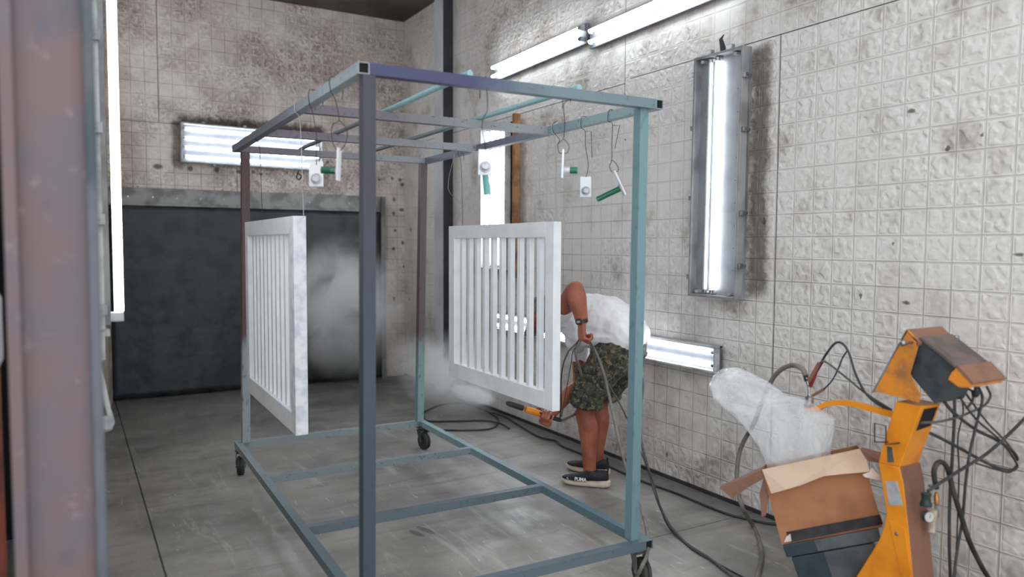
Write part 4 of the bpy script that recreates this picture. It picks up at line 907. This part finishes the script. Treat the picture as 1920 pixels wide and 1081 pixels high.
# pressure regulator on the column side
R0 = onx(1712, 960, XM); rc = V((XM+.15, R0.y-.01, R0.z+.005))
reg = thing('pressure_regulator', rc, 'air pressure regulator with round gauge on the side of the orange column', 'regulator')
yg = rc.y-.03
def og(x, y, dy=0): return ony(x-5, y, yg+dy)
m = MB(); m.lathe(og(1737, 965, 0), V((-.35, -.9, .1)), [(0, .012), (.012, .021), (.03, .021), (.03, .019)], 22); obj('gauge', m, 'rubber', reg, smooth=True)
q = og(1737, 965, 0)+V((-.35, -.9, .1)).normalized()*.0302; m = MB(); m.lathe(q, V((-.35, -.9, .1)), [(0, .019), (.001, .019)], 22); gf = obj('gauge_face', m, 'gauge_face', reg)
m = MB(); gd = V((-.35, -.9, .1)).normalized(); m.tube([q+gd*.0018+V((0, 0, -.004)), q+gd*.0018+V((.006, 0, .011))], .0011, 6); obj('needle', m, 'wire', reg)
m = MB(); m.lathe(og(1741, 948, .02), EZ*1.0, [(0, .021), (.008, .022), (.02, .017), (.036, .016), (.044, .018), (.05, .018), (.05, .002)], 18); obj('knob', m, 'dial', reg, smooth=True)
m = MB(); m.lathe(og(1751, 1000, .02), EZ, [(0, .004), (.008, .014), (.045, .016), (.075, .019), (.095, .018)], 18); obj('regulator_body', m, 'pale_wood', reg, smooth=True)
m = MB(); m.tube([og(1750, 975, .02), og(1762, 966, .02), og(1761, 946, .02)], .008, 12); obj('elbow', m, 'lamp_seal', reg, smooth=True)
m = MB(); m.lathe(og(1761, 944, .02), EZ*1.0+V((-.08, 0, 0)), [(0, .009), (.03, .010), (.034, .007), (.046, .006)], 12); obj('brass_nut', m, 'brass', reg, smooth=True)
m = MB(); m.tube([og(1747, 910, .02), og(1758, 908, .02)], .005, 8); obj('clamp', m, 'steel', reg)
YC = yg
def oc(x, y, dy=0): return ony(x, y, 1.62+dy)
hose([oc(1756, 915, -.03), oc(1752, 896, -.03), oc(1752, 878, -.03), oc(1760, 866, -.03), oc(1772, 870, -.03), oc(1780, 888, -.03), oc(1786, 915, -.04), oc(1800, 960, -.05), oc(1818, 1015, -.06), oc(1840, 1060, -.06), oc(1862, 1100, -.06), oc(1880, 1160, -.06)], .0095, 'rubber', 'thick black air hose arching over the regulator and hanging down at the right')
# cables under the console
YK = 1.60
def ok(x, y, dy=0): return ony(x, y, YK+dy)
cabs = [
 ([(1786, 728), (1790, 760), (1786, 850), (1781, 930), (1780, 1020), (1783, 1110)], .006, 'hose_black', 'black cable hanging straight down from the console, nearest the orange column', 0),
 ([(1800, 735), (1806, 770), (1796, 820), (1798, 880), (1796, 960), (1790, 1110)], .003, 'hose_black', 'thin cable hanging down behind the other cables of the console', .03),
 ([(1835, 726), (1842, 748), (1832, 790), (1818, 850), (1810, 910), (1805, 970), (1795, 1030), (1785, 1110)], .0055, 'hose_black', 'black cable hanging in a gentle curve below the right end of the console', -.02),
 ([(1850, 724), (1857, 742), (1845, 760), (1820, 772), (1795, 782), (1760, 790), (1728, 792)], .0048, 'hose_dark', 'dark grey cable from the console end into the column opening', -.01),
 ([(1770, 752), (1790, 775), (1830, 805), (1870, 825), (1898, 845), (1909, 865), (1900, 880), (1875, 878), (1840, 862), (1800, 840), (1762, 820), (1745, 812)], .0065, 'hose_black', 'thickest black cable in a wide loop reaching to the right edge', 0),
 ([(1800, 745), (1830, 785), (1870, 820), (1895, 850), (1908, 872)], .004, 'hose_black', 'upper diagonal cable running from the console down to the loop', -.015),
 ([(1810, 736), (1850, 790), (1890, 832), (1905, 862), (1895, 884), (1870, 880), (1830, 868)], .004, 'hose_dark', 'dark cable crossing in the middle of the console cable tangle', .02),
 ([(1925, 780), (1890, 815), (1850, 850), (1810, 875), (1770, 900), (1740, 920)], .0062, 'hose_black', 'black cable coming in from the right edge down to the regulator', -.03),
 ([(1814, 728), (1824, 735), (1823, 752), (1812, 765)], .005, 'hose_black', 'short black cable end curling under the console', 0),
]
for pts, r, mt, lb, dy in cabs: hose([ok(x, y, dy) for x, y in pts], r, mt, lb, 6, 8, 'cable')
m = MB(); q = ok(1829, 737, -.02); m.ell(q, (EX, EY, EZ), (.014, .014, .016)); m.cyl(q+EZ*.01, q+EZ*.04, .006, 10); obj('plug', m, 'rubber', mach, smooth=True)
m = MB(); m.cyl(ok(1775, 745), ok(1760, 742, .02), .012, 12); obj('plug', m, 'rubber', mach, smooth=True)
m = MB(); m.cyl(ok(1796, 735), ok(1790, 722, .02), .012, 12); obj('plug', m, 'rubber', mach, smooth=True)
# low cabinet and the box on it, both turned to face the door
VN = V((.789, .614, 0)).normalized(); VS = V((VN.y, -VN.x, 0)); PO = atd(1545, 940, 3.17)
def onp(x, y, w=0.0): r = ray(x, y); return CO + r*(((PO-CO).dot(VN)+w)/r.dot(VN))
cb = thing('powder_cabinet', V((PO.x, PO.y, 0))+VN*.12, 'dark grey low cabinet under the cardboard box beside the orange column', 'cabinet')
a, b = onp(1468, 1021), onp(1652, 988)
tl = (b-a).normalized(); tu = VN.cross(tl); tu *= (1 if tu.z > 0 else -1); Lq = (b-a).length+.0
def qbox(u0, u1, v0, v1, w0, w1):
    m = MB(); m.box(a+tl*((u0+u1)/2)+tu*((v0+v1)/2)+VN*((w0+w1)/2), (u1-u0, w1-w0, v1-v0), (tl, VN, tu)); return m
obj('lid', qbox(0, Lq-.015, -.055, -.002, 0, .20), 'cabinet_grey', cb, bevel=.004)
obj('lid_corner', qbox(-.002, Lq*.33, -.056, -.001, -.002, .202), 'cabinet_teal', cb, bevel=.004, label='dark teal lid corner')
obj('cabinet_body', qbox(.018, Lq-.05, -.33, -.062, .008, .19), 'cabinet_grey', cb, bevel=.004)
obj('cabinet_corner', qbox(.016, Lq*.33+.02, -.331, -.061, .006, .192), 'cabinet_teal', cb, bevel=.004, label='dark teal corner')
zb_ = (a-tu*.3).z
for u in (.05, Lq-.06):
    q = a+tl*u-tu*.32; m = MB(); m.bb((q.x-.015+.03, q.y-.0, 0), (q.x+.045, q.y+.08, q.z)); obj('stand', m, 'cabinet_teal', cb)
# machine foot
m = MB(); m.bb((XM+.0, 1.62, 0), (XM+.2, 1.98, .06)); obj('foot', m, 'orange', mach, bevel=.01)
m = MB(); m.lathe((2.98, 1.47, .11), (1, .12, 0), [(0, .06), (0, .105), (.006, .11), (.034, .11), (.04, .105), (.04, .06)], 32); obj('wheel', m, 'rubber', mach, smooth=True)
m = MB(); m.bb((XM+.05, 1.44, .095), (3.03, 1.63, .125)); obj('wheel_arm', m, 'dark_metal', mach)
# cardboard box, slightly tilted on the cabinet
bx = thing('cardboard_box', a, 'open brown cardboard box with black tape, tilted on top of the grey cabinet', 'box')
Cbl, Cbr, Ctl, Ctr = a+tu*.0, b+tl*.002, onp(1430, 880), onp(1612, 842)
Dp = VN*.19; th = .004
def quad(m, p, thick, nrm): m.prism(p, V(nrm)*thick)
m = MB(); quad(m, [Cbl, Cbr, Ctr, Ctl], th, VN); obj('front_side', m, 'card', bx)
m = MB(); quad(m, [Cbl+Dp, Cbr+Dp, Ctr+Dp-EZ*.03, Ctl+Dp-EZ*.03], th, VN); obj('back_side', m, 'card', bx)
m = MB(); quad(m, [Cbl, Cbl+Dp, Ctl+Dp-EZ*.03, Ctl], th, -VS); quad(m, [Cbr, Cbr+Dp, Ctr+Dp-EZ*.03, Ctr], th, VS); quad(m, [Cbl, Cbl+Dp, Cbr+Dp, Cbr], th, (0, 0, 1)); obj('box_sides', m, 'card', bx)
fl = [onp(1429, 880, -.003), onp(1446, 925, -.03), onp(1475, 917, -.04), onp(1500, 910, -.042), onp(1522, 901, -.045), onp(1545, 892, -.045), onp(1580, 888, -.04), onp(1632, 884, -.03), onp(1624, 862, -.015), onp(1612, 841, -.003)]
m = MB(); m.prism(fl, VN*.004); obj('front_flap', m, 'card_in', bx, label='pale torn front flap folded down')
m = MB(); m.prism([onp(1630, 885, -.04), onp(1617, 889, -.05), onp(1622, 894, -.05), onp(1652, 901, -.03), onp(1650, 891, -.03), onp(1634, 876, -.03)], VN*.003); obj('torn_edge', m, 'paper', bx)
m = MB(); m.prism([onp(1430, 879, .0), onp(1350, 915, .02), onp(1373, 934, .02), onp(1400, 915, .01), onp(1431, 897, .0)], VN*.05); obj('side_flap', m, 'brown_dust_shade', bx, label='dark side flap sticking out to the left')
m = MB(); m.prism([onp(1432, 895, .01), onp(1424, 925, .01), onp(1428, 968, .01), onp(1436, 966, .01), onp(1443, 925, .01)], VN*.006); obj('torn_strip', m, 'brown_dust_shade', bx)
m = MB(); m.prism([onp(1612, 842, .0), onp(1616, 838, .12), onp(1662, 850, .12), onp(1660, 870, .05), onp(1628, 864, .0)], VN*.004); obj('side_flap', m, 'brown_dust_shade', bx)
m = MB(); m.prism([onp(1474, 997, -.003), onp(1650, 964, -.003), onp(1656, 982, -.003), onp(1483, 1016, -.003)], VN*.002); obj('black_tape', m, 'tape', bx)
m = MB(); m.prism([onp(1484, 1014, -.005), onp(1470, 1016, -.005), onp(1474, 1006, -.005), onp(1482, 1000, -.005)], VN*.002); obj('clear_tape', m, 'paper', bx)
# plastic bag
m = MB()
# outline pairs: left edge and right edge of the bag in the side plane, from bottom to top
prs = [((1445, 905), (1600, 895), 2.11, .07), ((1436, 868), (1556, 850), 2.11, .075), ((1420, 832), (1563, 815), 2.12, .08), ((1397, 800), (1567, 785), 2.14, .085), ((1362, 768), (1520, 752), 2.18, .09), ((1336, 745), (1480, 742), 2.24, .09), ((1330, 722), (1447, 720), 2.30, .085), ((1337, 704), (1412, 700), 2.36, .065), ((1352, 692), (1385, 689), 2.40, .03)]
rings = []
fine = []
for i in range(len(prs)-1):
    for k in range(6):
        t_ = k/6; p, q = prs[i], prs[i+1]
        fine.append((V((p[0][0]*(1-t_)+q[0][0]*t_, p[0][1]*(1-t_)+q[0][1]*t_)), V((p[1][0]*(1-t_)+q[1][0]*t_, p[1][1]*(1-t_)+q[1][1]*t_)), p[2]*(1-t_)+q[2]*t_, p[3]*(1-t_)+q[3]*t_))
fine.append((V(prs[-1][0]), V(prs[-1][1]), prs[-1][2], prs[-1][3]))
for j, (pl_, pr_, Yy, dd) in enumerate(fine):
    wq = .08+(Yy-2.11)*1.0; A1, A2 = onp(pl_[0], pl_[1], wq), onp(pr_[0], pr_[1], wq); dd *= .8; c = (A1+A2)/2; hx = (A2-A1)/2; ring = []
    for k in range(40):
        an = 2*pi*k/40; cr = 1+.07*sin(an*7+j*.22)*(.4+.6*abs(sin(an)))+.08*mnoise.noise(V((cos(an)*2.2, sin(an)*2.2, j*.13)))
        ring.append(c + hx*(cos(an)*(1+.04*mnoise.noise(V((an, j*.2, 0))))) + VN*(dd*sin(an)*cr))
    rings.append(ring)
m.rings(rings)
o = single('plastic_bag', m, 'bag', 'clear crumpled plastic bag sticking out of the cardboard box', 'bag', smooth=True)
o.data.shade_smooth() if hasattr(o.data, 'shade_smooth') else None

# ------------------------------------------------------------------ powder mist (real volumes where the spray hangs)
def mist(name, c, r, dens, sc, label, lo=.42, hi=.7, seed=0.0):
    t = MB(); t.ell((0, 0, 0), (EX, EY, EZ), (1, 1, 1), 20, 12); me = bpy.data.meshes.new(name); me.from_pydata([tuple(v) for v in t.v], [], t.f)
    bm = bmesh.new(); bm.from_mesh(me); bmesh.ops.remove_doubles(bm, verts=bm.verts, dist=1e-3); bmesh.ops.recalc_face_normals(bm, faces=bm.faces); bm.to_mesh(me); bm.free()
    o = bpy.data.objects.new(name, me); link(o); o.location = c; o.scale = r
    k = NT(name+'_vapour'); k.t.nodes.remove(k.b); out = k.t.nodes['Material Output']
    vs = k.n('ShaderNodeVolumeScatter'); vs.inputs['Color'].default_value = (1, 1, 1, 1); vs.inputs['Anisotropy'].default_value = .1
    v = k.coord(); ln = k.n('ShaderNodeVectorMath', operation='LENGTH'); k.l(v, ln.inputs[0])
    fall = k.mr(ln.outputs['Value'], .3, 1.0, 1, 0)
    wp = k.n('ShaderNodeNewGeometry').outputs['Position']
    ad = k.n('ShaderNodeVectorMath', operation='ADD'); k.l(wp, ad.inputs[0]); ad.inputs[1].default_value = (seed, 0, 0)
    nz = k.mr(k.noise(ad.outputs[0], sc, 4, .6, .5), lo, hi)
    k.inp(vs.inputs['Density'], k.math('MULTIPLY', k.math('MULTIPLY', fall, nz), dens)); k.l(vs.outputs[0], out.inputs['Volume'])
    me.materials.append(k.m)
    tag(o, label, 'mist', None, 'stuff'); return o
mist('powder_mist', (2.4, 7.45, .9), (.72, .55, .80), 6, 2.4, 'pale powder mist drifting in front of the dark rubber curtain', .36, .62)
mist('powder_mist', (2.85, 6.0, .42), (.48, 1.0, .40), 4, 3.2, 'low powder mist around the foot of the steel column, left of the right gate', .38, .64, seed=7)
mist('powder_mist', atd(885, 738, 4.85), (.10, .30, .06), 30, 8, 'dense white powder jet leaving the nozzle of the spray gun', .2, .6, seed=3)
